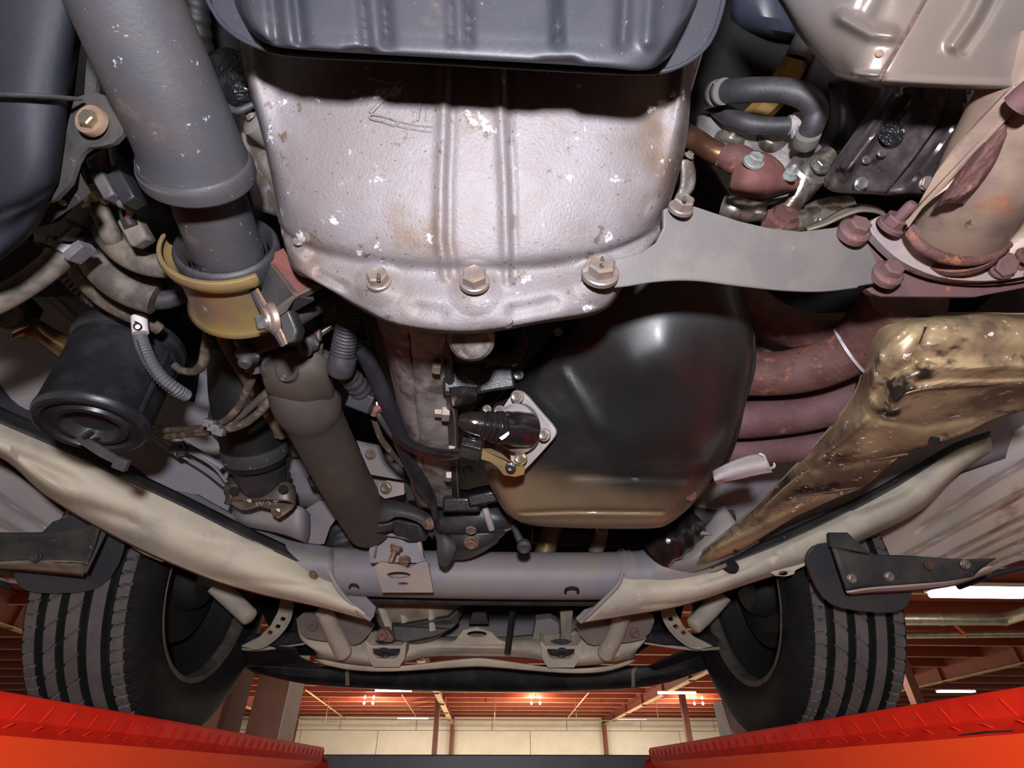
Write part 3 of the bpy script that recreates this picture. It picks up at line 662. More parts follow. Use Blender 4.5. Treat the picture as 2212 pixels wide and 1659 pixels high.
# mud flaps and wing brackets
fl = [(28, 1228), (34, 1208), (60, 1180), (130, 1110), (230, 1120), (268, 1150), (268, 1185), (250, 1232), (225, 1262), (190, 1280), (90, 1284), (48, 1274), (32, 1254)]
mk('mud_flap', plate([(u, v, .93 + (u - 30) * .00012) for u, v in fl], .006, rnd=1), m_flap, bev=.001,
   L=('grey black rubber mud flap with rounded corners hanging behind the ribbed tyre', 'mud flap'))
fr = [(1742, 1215), (1744, 1195), (1760, 1178), (1800, 1172), (1900, 1200), (1962, 1225), (1972, 1250), (1970, 1290), (1955, 1318), (1915, 1326), (1830, 1318), (1785, 1302), (1760, 1262)]
mk('mud_flap', plate([(u, v, .93 - (u - 1750) * .00005) for u, v in fr], .006, rnd=1), m_flap, bev=.001,
   L=('grey black rubber mud flap with rounded corners hanging behind the chocked tyre', 'mud flap'))
t = T('wing_bracket', 'bent black bracket with brown lower edge above the flap of the ribbed tyre', 'bracket', P(100, 1200, 0.895))
mk('plate', surf([[(-40, 1150, 0.905), (80, 1150, 0.900), (180, 1140, 0.895), (222, 1120, 0.895)], [(-40, 1200, 0.900), (80, 1202, 0.895), (160, 1205, 0.890), (205, 1180, 0.890)],
                  [(-40, 1216, 0.895), (60, 1212, 0.890), (160, 1216, 0.885), (186, 1222, 0.885)]], 5, 5), m_blackdust, t, solid=.004)
mk('lip', surf([[(-40, 1216, 0.895), (60, 1210, 0.890), (160, 1212, 0.885), (190, 1215, 0.885)], [(-40, 1228, 0.915), (60, 1234, 0.910), (150, 1242, 0.905), (180, 1244, 0.900)]], 5, 3), m_tan, t, solid=.003, lab='brown dusty lower edge')
mk('arm', plate([(170, 1205, 0.890), (200, 1130, 0.900), (260, 1090, 0.915), (240, 1130, 0.915), (215, 1180, 0.900), (186, 1240, 0.885)], .006), m_blackdust, t)
bolt(t, 78, 1204, 0.887, 8, m_blackdust, ax=C(0, .3, 1))
t = T('wing_bracket', 'bent black bracket with three bolts above the flap of the chocked tyre', 'bracket', P(1960, 1240, 0.895))
mk('plate', surf([[(1795, 1180, 0.900), (1860, 1196, 0.895), (1960, 1200, 0.895), (2080, 1208, 0.895), (2150, 1206, 0.900)], [(1812, 1230, 0.890), (1870, 1232, 0.887), (1960, 1234, 0.887), (2060, 1234, 0.890), (2120, 1226, 0.895)],
                  [(1828, 1276, 0.885), (1880, 1268, 0.883), (1960, 1262, 0.883), (2040, 1255, 0.887), (2100, 1244, 0.893)]], 5, 5), m_blackdust, t, solid=.004)
mk('lip', surf([[(1828, 1278, 0.885), (1880, 1268, 0.883), (1960, 1262, 0.883), (2060, 1250, 0.890), (2140, 1222, 0.895)], [(1836, 1284, 0.905), (1890, 1280, 0.905), (1970, 1276, 0.905), (2060, 1264, 0.905), (2140, 1236, 0.915)]], 5, 3), m_sill, t, solid=.003)
mk('arm', plate([(1795, 1180, 0.900), (1790, 1150, 0.915), (1830, 1150, 0.915), (1880, 1196, 0.900)], .006), m_blackdust, t)
for (u, v, m) in ((1840, 1250, m_bolt), (1921, 1246, m_bolt), (2008, 1221, m_rust), (2085, 1219, m_bolt)):
    bolt(t, u, v, 0.880, 8, m, ax=C(0, .3, 1), wash=1.3, h=.7)
# ------------------------------------------------------------------ frame: grey tube, rails, cream covers
t = T('frame_tube', 'big grey steel cross tube with weld seams spanning below the black oil pan', 'frame tube', P(1030, 1238, 1.05))
tb = mk('tube', tube([(560, 1205, 1.04, 50), (640, 1222, 1.05, 50), (720, 1233, 1.05, 49), (1030, 1242, 1.05, 48.5), (1350, 1242, 1.05, 48.5), (1440, 1225, 1.04, 49), (1520, 1200, 1.03, 50)], 40, 10), m_rail, t)
for (u, d) in ((704, .02), (1338, .02)):
    a, b = P(u, 1236, 1.05), P(u + 4, 1236.5, 1.05); mk('weld_seam', tubew([a, b], [.0462] * 2, 40, cap=False), m_rail, tb)
mk('collar', tubew([P(1340, 1243, 1.05), P(1368, 1240, 1.05)], [.0468] * 2, 40), m_rail, t)
for (u, v, ru) in ((765, 1270, 12), (1235, 1279, 17)):
    mk('drain_hole', lathe(P(u, v, 1.008), C(0, -.65, .75), [(-.004, ru * 1.0 / F), (.0012, ru * 1.0 / F), (.0012, ru * .7 / F), (-.003, ru * .6 / F), (-.003, 0)], 18, cap=False), m_dark, tb)
# swept left end, gusset and boxes
mk('swept_end', surf([[(330, 1010, 1.02), (420, 1065, 1.02), (520, 1120, 1.02), (620, 1165, 1.03), (720, 1182, 1.045)],
                      [(330, 1040, .985), (420, 1095, .99), (520, 1150, .99), (620, 1195, .995), (720, 1215, 1.003)],
                      [(330, 1090, .985), (430, 1150, .985), (540, 1210, .985), (640, 1245, .99), (720, 1255, 1.003)],
                      [(330, 1120, 1.02), (440, 1190, 1.02), (550, 1250, 1.02), (650, 1280, 1.03), (720, 1284, 1.04)]], 6, 6), m_rail, t, solid=.004)
mk('drain_hole', lathe(P(560, 1172, .985), C(.2, .1, 1), [(-.004, .0), (-.004, .010), (.002, .011), (.002, .012), (-.004, .012)], 16, cap=False), m_dark, t)
mk('arch_plate', plate([(645, 1180, 1.04), (660, 1100, 1.03), (690, 1082, 1.03), (730, 1082, 1.03), (762, 1096, 1.03), (775, 1108, 1.03), (748, 1108, 1.03), (728, 1118, 1.03), (712, 1140, 1.035), (700, 1175, 1.04)], .006), m_rail, t)
mk('raised_box', surf([[(500, 1098, 1.03), (520, 1090, 1.0), (600, 1085, .99), (650, 1095, .99), (668, 1110, 1.02)], [(500, 1120, 1.02), (530, 1122, .985), (600, 1130, .98), (648, 1140, .98), (668, 1150, 1.02)],
                       [(505, 1135, 1.03), (540, 1140, 1.0), (600, 1152, .995), (645, 1166, .995), (662, 1175, 1.03)]], 5, 5), m_rail, t, solid=.003)
mk('rubber_boot', tube([(735, 1125, 1.12, 40), (745, 1160, 1.12, 46), (750, 1190, 1.12, 44)], 24, 8, corr=(.028, .06)), m_rubber,
   L=('dark ribbed rubber boot seen through the arched grey plate', 'rubber boot'))
mk('gusset', surf([[(1440, 1190, 1.03), (1500, 1160, 1.0), (1545, 1110, .98), (1560, 1085, .98)], [(1440, 1222, 1.0), (1490, 1212, .97), (1540, 1180, .96), (1600, 1140, .95)], [(1450, 1245, 1.03), (1500, 1235, .99), (1560, 1215, .98), (1640, 1170, .96)]], 5, 5), m_rail, t, solid=.004)
# mount bracket welded on the tube
t = T('mount_bracket', 'dusty folded bracket with oval holes welded on the big grey tube', 'bracket', P(870, 1240, .98))
a = [(822, 1214), (860, 1220), (880, 1228), (905, 1216), (920, 1212), (925, 1220), (936, 1280), (826, 1280), (820, 1262), (808, 1224)]
mk('front_plate', plate([(u, v, .955) for u, v in a], .006, [ring(861, 1242, .955, 26, 7), ring(870, 1261, .955, 12, 3)]), m_railbeige, t, bev=.001)
mk('side_plate', plate([(806, 1162, .985), (818, 1150, .99), (815, 1160, .985), (806, 1205, .965), (822, 1214, .955), (800, 1216, .96), (797, 1190, .975)], .008), m_railbeige, t)
mk('side_plate', plate([(900, 1160, .985), (908, 1165, .985), (915, 1205, .965), (925, 1215, .955), (918, 1222, .955), (905, 1190, .975)], .008), m_railbeige, t)
mk('back_plate', plate([(812, 1156, 1.0), (908, 1166, 1.0), (914, 1216, .99), (808, 1214, .99)], .004), m_rail, t)
mk('top_lip', plate([(804, 1147, .985), (825, 1145, .98), (850, 1152, .98), (900, 1160, .98), (896, 1168, .975), (858, 1160, .975), (806, 1154, .98)], .004), m_railbeige, t)
stud(t, 856, 1183, .965, 10, m_boltrust, C(-.25, -.75, .6), L_=3.4)
bolt(t, 874, 1210, .965, 9, m_boltrust, ax=C(.1, -.55, .8), h=1.2)
# black engine mount above it
t = T('engine_mount', 'black pressed steel engine mount with a hooked tab resting above the grey tube', 'engine mount', P(870, 1110, .95))
mk('shell', surf([[(786, 1128, .97), (800, 1098, .965), (822, 1080, .96), (870, 1086, .955), (918, 1106, .955), (945, 1128, .96)],
                  [(788, 1138, .945), (806, 1112, .94), (828, 1098, .935), (870, 1104, .932), (915, 1118, .935), (940, 1150, .94)],
                  [(794, 1146, .94), (815, 1130, .935), (838, 1126, .93), (862, 1116, .93), (905, 1130, .932), (934, 1164, .94)]], 6, 6), m_blackdust, t, solid=.005)
mk('curl', surf([[(788, 1134, .955), (800, 1130, .945), (830, 1132, .94), (850, 1126, .945)], [(790, 1145, .955), (806, 1150, .95), (830, 1150, .95), (850, 1146, .955)]], 4, 4), m_blackdust, t, solid=.004)
mk('curl_edge', tube([(788, 1122, .95, 3), (787, 1136, .945, 3.5), (796, 1150, .945, 3), (808, 1156, .95, 3)], 8), m_blackdust, t)
mk('rubber_block', plate([(836, 1122, .965), (905, 1134, .965), (920, 1170, .97), (880, 1172, .98), (840, 1150, .975)], .06), m_rubber, t, bev=.003)
mk('hook', surf([[(930, 1140, .94), (950, 1150, .935), (966, 1158, .935)], [(944, 1165, .925), (962, 1164, .92), (982, 1172, .925)], [(946, 1195, .92), (964, 1194, .915), (984, 1188, .92)], [(950, 1218, .925), (962, 1225, .92), (974, 1212, .925)]], 5, 5), m_blackdust, t, solid=.007)
# second mount arm with bolts, reaching under the oil pan
t = T('support_mount', 'black mount arm with two bronze bolts fixed beside the lower corner of the oil pan', 'engine mount', P(1020, 1120, .9))
mk('arm', surf([[(935, 1100, .93), (985, 1082, .92), (1030, 1070, .915), (1080, 1080, .92), (1110, 1090, .93)], [(940, 1125, .905), (985, 1118, .895), (1030, 1105, .89), (1075, 1110, .89), (1105, 1112, .9)],
                [(950, 1145, .905), (990, 1145, .895), (1035, 1142, .89), (1078, 1138, .89), (1110, 1130, .9)], [(958, 1150, .93), (995, 1152, .92), (1040, 1150, .92), (1085, 1146, .92), (1118, 1136, .93)]], 5, 5), m_black, t, solid=.005)
mk('lower_plate', surf([[(965, 1148, .93), (1010, 1148, .92), (1060, 1148, .92), (1110, 1134, .93)], [(975, 1175, .93), (1010, 1180, .92), (1045, 1178, .925), (1080, 1160, .94)], [(980, 1208, .98), (1010, 1205, .975), (1040, 1192, .97), (1075, 1170, .97)]], 5, 5), m_black, t, solid=.004)
bolt(t, 1018, 1140, .895, 11, m_bolt, ax=C(0, -.45, 1), h=1.0)
bolt(t, 1018, 1172, .915, 11, m_boltrust, ax=C(0, -.35, 1), h=1.0)
bolt(t, 928, 1131, .90, 11, m_boltrust, ax=C(-.8, -.1, .6), wash=1.3, h=1.0)
mk('pale_clip', tube([(1046, 1090, .885, 6), (1050, 1106, .88, 8), (1056, 1124, .88, 8), (1062, 1143, .885, 7)], 12), m_greyw, t, lab='pale grey tab')
o = mk('dowel_rod', tube([(1108, 1132, .88, 7), (1120, 1160, .88, 8), (1132, 1180, .88, 11), (1136, 1190, .88, 13)], 14), m_blackdust,
   L=('short dusty ball-ended rod poking down below the corner of the oil pan', 'rod'))
mk('ball', lathe(P(1132, 1180, .87), C(0, -.3, 1), [(-.004, .012), (.004, .012), (.008, .008), (.006, .003), (.006, 0)], 18, cap=False), m_blackdust, o)
# grey bracket with domed bolt
t = T('hose_bracket', 'small flat brown bracket with a shiny domed bolt beside the lower propeller shaft', 'bracket', P(850, 1056, .93))
mk('plate', plate([(818, 1045, .93), (835, 1038, .93), (872, 1044, .93), (874, 1068, .93), (830, 1078, .93), (815, 1065, .93)], .006), m_railbeige, t, bev=.001)
bolt(t, 833, 1054, .925, 9, m_zincbolt, ax=C(-.1, .1, 1), h=.8)
mk('tail', plate([(872, 1046, .935), (915, 1060, .95), (925, 1085, .96), (880, 1080, .95)], .008), m_blackdust, t)
# inner rail walls (dark purple grey) behind the canister and the hoses
t = T('frame_rail', 'long grey painted frame rail wall behind the black canister', 'frame rail', P(250, 900, .95))
mk('inner_wall', surf([[(-300, 540, .86), (-60, 560, .90), (160, 640, .96), (330, 720, 1.02), (480, 790, 1.10), (700, 860, 1.2)], [(-300, 700, .82), (-60, 740, .85), (140, 820, .92), (300, 880, .99), (460, 960, 1.06), (700, 1010, 1.17)],
                       [(-300, 860, .78), (-60, 900, .82), (140, 960, .89), (300, 1020, .96), (450, 1080, 1.03), (690, 1140, 1.14)], [(-300, 920, .78), (-60, 930, .82), (140, 1000, .88), (300, 1065, .95), (450, 1140, 1.01), (690, 1220, 1.10)]], 5, 5), m_rail, t, solid=.004)
for (a, b) in (((95, 625), (200, 725)), ((300, 905), (480, 1010))):
    mk('pressed_ridge', tube([(a[0], a[1], .915, 9), ((a[0] + b[0]) / 2, (a[1] + b[1]) / 2, .94, 9), (b[0], b[1], .965, 8)], 10), m_rail, t)
mk('dark_hole', lathe(P(520, 905, 1.04), C(.2, 0, 1), [(-.004, .06), (.001, .06), (.001, 0)], 20, cap=False), m_dark, t)
# black side strip and cream cover: ribbed-tyre side
t = T('rail_cover', 'long cream dusty pressed cover with scalloped lower edge beside the black canister', 'cover', P(400, 1150, .9))
bd = [([(40, 985), (150, 1035)], 16, -.012), ([(160, 1085), (300, 1130)], 16, -.012), ([(430, 1165), (640, 1185)], 10, .006), ([(450, 1245), (700, 1270)], 8, -.005)]
mk('outer_face', surf([[(-200, 815, .74), (0, 912, .78), (130, 968, .83), (260, 1030, .87), (400, 1095, .92), (540, 1165, .96), (660, 1220, 1.0), (722, 1252, 1.01)],
                       [(-200, 850, .725), (0, 945, .765), (125, 1010, .815), (255, 1075, .855), (400, 1145, .905), (540, 1215, .945), (670, 1262, .975), (745, 1290, 1.0)],
                       [(-200, 890, .72), (0, 968, .765), (115, 1050, .815), (260, 1120, .86), (410, 1195, .91), (560, 1255, .95), (690, 1295, .98), (785, 1322, 1.0)],
                       [(-200, 910, .75), (0, 985, .80), (105, 1072, .86), (270, 1170, .9), (440, 1245, .95), (560, 1282, .98), (690, 1310, 1.0), (800, 1340, 1.02)]], 7, 7, bd), m_cream, t, solid=.004)
mk('top_rim', surf([[(-200, 770, .78), (0, 880, .82), (130, 935, .86), (260, 1005, .9), (400, 1072, .95), (540, 1142, .99), (660, 1198, 1.02), (710, 1228, 1.02)],
                    [(-200, 818, .735), (0, 912, .775), (130, 968, .825), (260, 1030, .865), (400, 1095, .915), (540, 1165, .955), (660, 1220, .995), (722, 1250, 1.005)]], 5, 3), m_blackdust, t, solid=.003, lab='dark dusty upper rim')
mk('end_lip', tube([(708, 1228, 1.0, 5), (722, 1256, .995, 5), (738, 1282, .995, 5), (776, 1322, 1.0, 5), (800, 1338, 1.01, 5)], 10), m_railbeige, t)
mk('end_web', plate([(722, 1285, 1.02), (790, 1290, 1.02), (812, 1312, 1.02), (806, 1335, 1.02), (795, 1338, 1.02), (735, 1300, 1.02)], .003), m_rail, t)
o = mk('tow_eye', plate([(265, 1168, .9), (330, 1172, .92), (378, 1206, .93), (350, 1214, .93), (310, 1198, .92)], .006, [ring(332, 1198, .92, 12, 5, 10, .3)]), m_tan, t)
bolt(t, 676, 1242, .975, 7, m_zincbolt, ax=C(-.3, -.4, 1), wash=1.5, h=.3)
mk('side_strip', surf([[(-200, 640, .80), (0, 805, .86), (70, 850, .89), (170, 940, .92), (280, 1000, .96)], [(-200, 720, .77), (0, 870, .84), (90, 918, .87), (200, 978, .9), (330, 1042, .95)], [(-200, 770, .775), (0, 892, .83), (110, 945, .865), (240, 1010, .9), (370, 1070, .95)]], 5, 4), m_sidestrip, solid=.003,
   L=('smooth dark blue grey strip between the canister and the cream cover', 'panel'))
# cream cover and gold heat shield: exhaust side
t = T('rail_cover', 'long cream dusty pressed cover with scalloped edge below the gold heat shield', 'cover', P(1700, 1180, .95))
bd = [([(1860, 1100), (1960, 1060)], 10, -.008), ([(1500, 1262), (1620, 1222)], 8, -.006), ([(1390, 1306), (1470, 1300)], 5, -.006), ([(1700, 1180), (1850, 1110)], 8, .004)]
mk('outer_face', surf([[(2140, 945, .92), (2060, 975, .91), (1960, 1035, .92), (1850, 1095, .94), (1740, 1150, .96), (1620, 1200, .98), (1500, 1238, 1.0), (1400, 1246, 1.01), (1348, 1240, 1.01)],
                       [(2140, 955, .91), (2065, 995, .895), (1975, 1060, .905), (1865, 1120, .925), (1750, 1172, .945), (1630, 1222, .965), (1505, 1262, .98), (1400, 1275, .99), (1330, 1272, 1.0)],
                       [(2140, 965, .92), (2068, 1015, .90), (1985, 1085, .91), (1872, 1145, .93), (1755, 1195, .95), (1630, 1242, .97), (1500, 1285, .985), (1380, 1305, .995), (1290, 1315, 1.0)],
                       [(2140, 970, .94), (2065, 1025, .94), (1990, 1100, .95), (1875, 1160, .97), (1745, 1218, .98), (1610, 1262, 1.0), (1480, 1305, 1.01), (1360, 1328, 1.02), (1255, 1345, 1.02)]], 6, 6, bd), m_cream, t, solid=.004)
mk('top_rim', surf([[(2140, 932, .94), (2060, 960, .93), (1960, 1018, .94), (1850, 1078, .96), (1740, 1130, .98), (1620, 1182, 1.0), (1500, 1222, 1.02), (1400, 1234, 1.03), (1345, 1230, 1.03)],
                    [(2140, 947, .917), (2060, 977, .907), (1960, 1037, .917), (1850, 1097, .937), (1740, 1152, .957), (1620, 1202, .977), (1500, 1240, .997), (1400, 1247, 1.007), (1346, 1242, 1.007)]], 5, 3), m_blackdust, t, solid=.003, lab='dark dusty upper rim')
mk('end_lip', tube([(1345, 1236, 1.0, 5), (1335, 1262, .995, 5), (1310, 1290, .995, 5), (1280, 1320, 1.0, 5), (1254, 1344, 1.01, 4)], 10), m_railbeige, t)
mk('end_web', plate([(1335, 1295, 1.03), (1262, 1318, 1.03), (1244, 1336, 1.03), (1252, 1346, 1.03), (1300, 1320, 1.03)], .003), m_rail, t)
mk('oval_hole', lathe(P(1577, 1221, .972), C(.15, .85, .5), [(-.003, .016), (.002, .016), (.002, 0)], 16, cap=False), m_dark, t)
mk('tow_eye', plate([(1660, 1235, .97), (1740, 1210, .97), (1738, 1222, .965), (1718, 1232, .965), (1715, 1240, .965), (1698, 1245, .965), (1676, 1244, .965)], .006, [ring(1692, 1238, .967, 11, 5, 10)]), m_cream, t)
def depth_at(vf, u, v):
    best = None
    for p in vf[0]:
        q = ROT.transposed() @ (p - CAM); w = ((q.x / -q.z * F + CX - u) ** 2 + (CY - q.y / -q.z * F - v) ** 2, -q.z)
        if best is None or w < best: best = w
    return best[1]
nearer = lambda rows: [[(u, v, d - .10 * min(1, max(0, (1.0 - d) / .32))) for (u, v, d) in r] for r in rows]
bl_ = [([(1985, 745), (2000, 706)], 8, -.006), ([(2000, 704), (2042, 706), (2050, 722), (2030, 742), (1992, 744)], 4, .003),
       ([(1900, 850), (1915, 822), (1945, 800), (1975, 785)], 16, -.012), ([(1985, 772), (2100, 768), (2260, 765)], 22, -.008),
       ([(1960, 775), (1985, 790), (2100, 795), (2260, 790)], 5, .003), ([(1925, 870), (1960, 842), (2040, 828), (2260, 825)], 8, .008),
       ([(1900, 885), (1880, 860), (1905, 760), (1960, 712)], 7, .004), ([(1815, 1002), (1900, 990), (2010, 970)], 9, -.008), ([(1710, 1072), (1790, 1062), (1870, 1048)], 9, -.008),
       ([(1640, 1110), (1760, 1000), (1870, 905)], 8, .006), ([(1905, 905), (1990, 920), (2100, 900)], 8, -.006), ([(2040, 955), (2120, 925)], 7, .006),
       ([(1540, 1185), (1620, 1150), (1740, 1090)], 8, .005)]
gs = surf(nearer([[(2300, 678, .66), (2190, 680, .655), (2100, 677, .655), (1990, 682, .66), (1920, 697, .67), (1888, 730, .69), (1868, 790, .72), (1848, 850, .75), (1790, 930, .79), (1720, 1005, .83), (1640, 1088, .89), (1555, 1162, .95), (1472, 1226, 1.0)],
           [(2300, 700, .63), (2190, 700, .625), (2110, 700, .625), (2010, 706, .63), (1945, 725, .64), (1912, 758, .655), (1890, 810, .68), (1868, 868, .715), (1810, 948, .76), (1740, 1020, .81), (1655, 1098, .87), (1570, 1168, .935), (1480, 1228, .99)],
           [(2300, 770, .62), (2200, 772, .62), (2120, 775, .62), (2040, 782, .625), (1980, 800, .635), (1945, 830, .65), (1920, 868, .675), (1890, 910, .715), (1835, 978, .76), (1765, 1040, .81), (1680, 1108, .87), (1590, 1172, .93), (1490, 1227, .985)],
           [(2300, 820, .645), (2200, 826, .65), (2130, 830, .655), (2060, 838, .66), (2000, 855, .67), (1962, 880, .685), (1935, 912, .70), (1905, 950, .735), (1855, 1005, .775), (1788, 1058, .82), (1700, 1116, .875), (1605, 1176, .93), (1495, 1226, .985)],
           [(2300, 850, .69), (2210, 885, .70), (2150, 905, .71), (2085, 935, .725), (2020, 958, .74), (1975, 972, .75), (1945, 985, .765), (1910, 1015, .785), (1865, 1052, .81), (1790, 1082, .845), (1705, 1122, .885), (1610, 1180, .935), (1500, 1226, .985)]]), 12, 16, bl_)
o = mk('heat_shield', gs, m_gold, solid=.0025, L=('large crumpled gold brown heat shield with pale flecks below the rusty exhaust flange', 'heat shield'))
for (u, v, d, ru, rv) in ((2018, 948, .735, 12, 5), (1590, 1188, .925, 7, 3)):
    mk('slot', lathe(P(u, v, depth_at(gs, u, v) - .001), C(.2, -.2, 1), [(0, ru * d / F), (.0015, ru * d / F), (.0015, 0)], 14, cap=False), m_dark, o)
mk('slot', tube([(u, v, depth_at(gs, u, v) - .0005, r) for u, v, r in ((1983, 744, 5), (1988, 733, 6), (1994, 719, 6), (2000, 706, 5))], 8, ell=.5), m_dark, o, lab='dark narrow slot')
mk('pressed_tab', tube([(u, v, depth_at(gs, u, v), 2.2) for u, v in ((2002, 704), (2024, 701), (2046, 704), (2053, 716), (2044, 736), (2020, 744), (1992, 746))], 6), m_tan, o)
for pl in (((1915, 868), (1950, 850), (2000, 838), (2080, 832), (2180, 826)), ((1640, 1106), (1700, 1050), (1760, 1000), (1830, 945)), ((1810, 1004), (1880, 994), (1960, 980)), ((1712, 1074), (1780, 1064), (1850, 1052))):
    mk('pressed_bead', tube([(u, v, depth_at(gs, u, v) + .001, 5) for u, v in pl], 8, ell=.6), m_gold, o)
mk('shield_rim', tube([(u, v, d - .10 * min(1, max(0, (1.0 - d) / .32)), r) for (u, v, d, r) in ((2300, 677, .66, 3), (2190, 679, .655, 3), (2100, 677, .655, 3), (1990, 682, .66, 3.5), (1920, 697, .67, 4), (1888, 730, .69, 4), (1868, 790, .72, 4), (1848, 850, .75, 4), (1790, 930, .79, 3.5), (1720, 1005, .83, 3), (1640, 1088, .89, 3), (1555, 1162, .95, 3), (1472, 1226, 1.0, 3))], 8), m_tan, o, lab='pale rolled edge')
mk('torn_tab', plate([(1530, 1238, .975), (1545, 1225, .97), (1568, 1216, .96), (1570, 1224, .96), (1552, 1232, .965)], .002), m_tan, o)
# gusset edge by the shield tip
mk('folded_edge', tube([(1438, 1215, .985, 4), (1500, 1160, .975, 4), (1512, 1152, .97, 5), (1525, 1152, .965, 4), (1540, 1154, .965, 3)], 8), m_rail,
   L=('thin pale folded plate edge at the tip of the gold heat shield', 'plate'))
# ribbed sills of the body
def sill(mx, lab, dk):
    f = (lambda u: u) if not mx else (lambda u: 2090 - u)
    t = T('sill_panel', lab, 'sill', P(f(2080), 1100, 1.05))
    rows = [[(f(2600), 640, .80), (f(2300), 860, .92), (f(2120), 975, 1.0), (f(1990), 1075, 1.10), (f(1880), 1165, 1.18)],
            [(f(2600), 730, .80), (f(2300), 950, .92), (f(2140), 1060, 1.0), (f(2020), 1130, 1.10), (f(1905), 1195, 1.18)],
            [(f(2600), 850, .79), (f(2300), 1040, .91), (f(2160), 1120, .99), (f(2040), 1180, 1.08), (f(1930), 1225, 1.16)],
            [(f(2600), 960, .79), (f(2300), 1120, .91), (f(2180), 1165, .98), (f(2080), 1215, 1.06), (f(1990), 1245, 1.12)],
            [(f(2600), 1090, .80), (f(2300), 1198, .92), (f(2200), 1212, .985), (f(2110), 1248, 1.06), (f(2050), 1262, 1.10)]]
    ln = [([(2300, 950), (2140, 1040), (1990, 1140)], 7, -.012), ([(2300, 1020), (2160, 1090), (1960, 1200)], 6, .010), ([(2300, 1075), (2170, 1135), (1990, 1228)], 4, -.01),
          ([(2300, 1098), (2170, 1160), (2010, 1236)], 4, -.01), ([(2300, 1130), (2180, 1180), (2040, 1245)], 4, -.01), ([(2300, 1158), (2190, 1200), (2070, 1252)], 3, -.008)]
    ln = [([(f(a), b) for a, b in p], w, h) for p, w, h in ln]
    mk('panel', surf(rows, 14, 14, ln), m_sill, t, solid=.003)
    mk('outer_edge', tube([(f(2400), 1170, .86, 6), (f(2260), 1212, .94, 6), (f(2150), 1240, 1.0, 6), (f(2070), 1268, 1.06, 6)], 10), m_blackdust, t)
    return t
sill(False, 'grey brown ribbed sill panel above the bracket with three bolts', 0)
sill(True, 'grey brown ribbed sill panel above the bracket with the brown lower edge', 0)
mk('wheelhouse', surf([[(1700, 1000, 1.3), (1900, 1000, 1.2), (2050, 960, 1.1)], [(1700, 1180, 1.3), (1830, 1150, 1.24), (1950, 1100, 1.2)], [(1700, 1260, 1.3), (1780, 1240, 1.24), (1840, 1200, 1.2)]], 3, 3), m_brownshade,
   solid=.003, L=('brown inner wing panel between the cream cover and the ribbed sill', 'panel'))
mk('wheelhouse', surf([[(-200, 900, 1.0), (60, 1000, 1.12), (260, 1090, 1.2)], [(-200, 1000, 1.0), (40, 1070, 1.12), (220, 1150, 1.2)], [(-200, 1100, 1.0), (0, 1160, 1.12), (180, 1200, 1.2)]], 3, 3), m_brownshade,
   solid=.003, L=('brown inner wing panel beyond the cream cover by the bent dusty bracket', 'panel'))
# ------------------------------------------------------------------ gearbox pan (top of the picture)
t = T('gearbox_pan', 'blue grey pressed steel gearbox pan with ribs hanging over the silver housing', 'gearbox pan', P(1000, 60, .38))
fl = [(430, -260), (440, -40), (462, 25), (498, 68), (556, 100), (640, 118), (900, 132), (1250, 152), (1400, 157), (1470, 142), (1522, 104), (1550, 50), (1568, -40), (1580, -260)]
mk('flange', plate(flat(fl, (460, 0, 0.346), (1550, 0, 0.350), (1000, 130, 0.350)), .004), m_panpaint, t, bev=.001)
mk('flange_rim', tube([(u, v, d, 5) for (u, v, d) in flat(fl, (460, 0, 0.344), (1550, 0, 0.348), (1000, 130, 0.348))], 8), m_panpaint, t)
ribs = []
for (u0, u1, w, a) in ((600, 590, 12, -.005), (650, 640, 11, -.006), (792, 782, 9, -.004), (836, 830, 10, -.006), (975, 972, 8, -.003), (1012, 1010, 8, -.004), (1205, 1203, 9, -.006), (1345, 1350, 12, -.005), (1400, 1405, 14, .004)):
    ribs.append(([(u1, -260), (u1, 0), (u0, 88)], w * 1.4, a))
ribs += [([(755, 125), (795, 118)], 16, -.010), ([(1180, 150), (1235, 148)], 18, -.010)]
def prow(v, l, r, dl, m): return [(l - 22, v - 12, dl), (l, v, m + .006), (l + 45, v + 6, m), (l + 180, v + 12, m - .002), (l + 460, v + 22, m - .003), (r - 190, v + 32, m - .002), (r - 60, v + 30, m), (r - 12, v + 12, m + .006), (r + 12, v - 12, dl)]
rows = [prow(-260, 510, 1512, 0.346, 0.321), prow(-120, 512, 1510, 0.347, 0.320), prow(0, 524, 1498, 0.347, 0.320), prow(58, 546, 1474, 0.348, 0.320),
        [(548, 78, 0.349), (572, 88, 0.330), (610, 98, 0.324), (740, 108, 0.320), (1000, 122, 0.319), (1280, 138, 0.320), (1385, 146, 0.324), (1428, 128, 0.330), (1462, 92, 0.349)],
        [(552, 84, 0.350), (578, 94, 0.338), (612, 103, 0.335), (742, 113, 0.332), (1000, 127, 0.331), (1280, 143, 0.332), (1388, 151, 0.335), (1434, 132, 0.339), (1464, 97, 0.350)],
        [(556, 84, 0.356), (580, 95, 0.356), (614, 104, 0.356), (744, 114, 0.356), (1000, 128, 0.356), (1280, 144, 0.356), (1388, 152, 0.356), (1434, 133, 0.356), (1464, 98, 0.356)]]
mk('pan', surf(rows, 36, 14, ribs), m_panpaint, t, smooth=60)
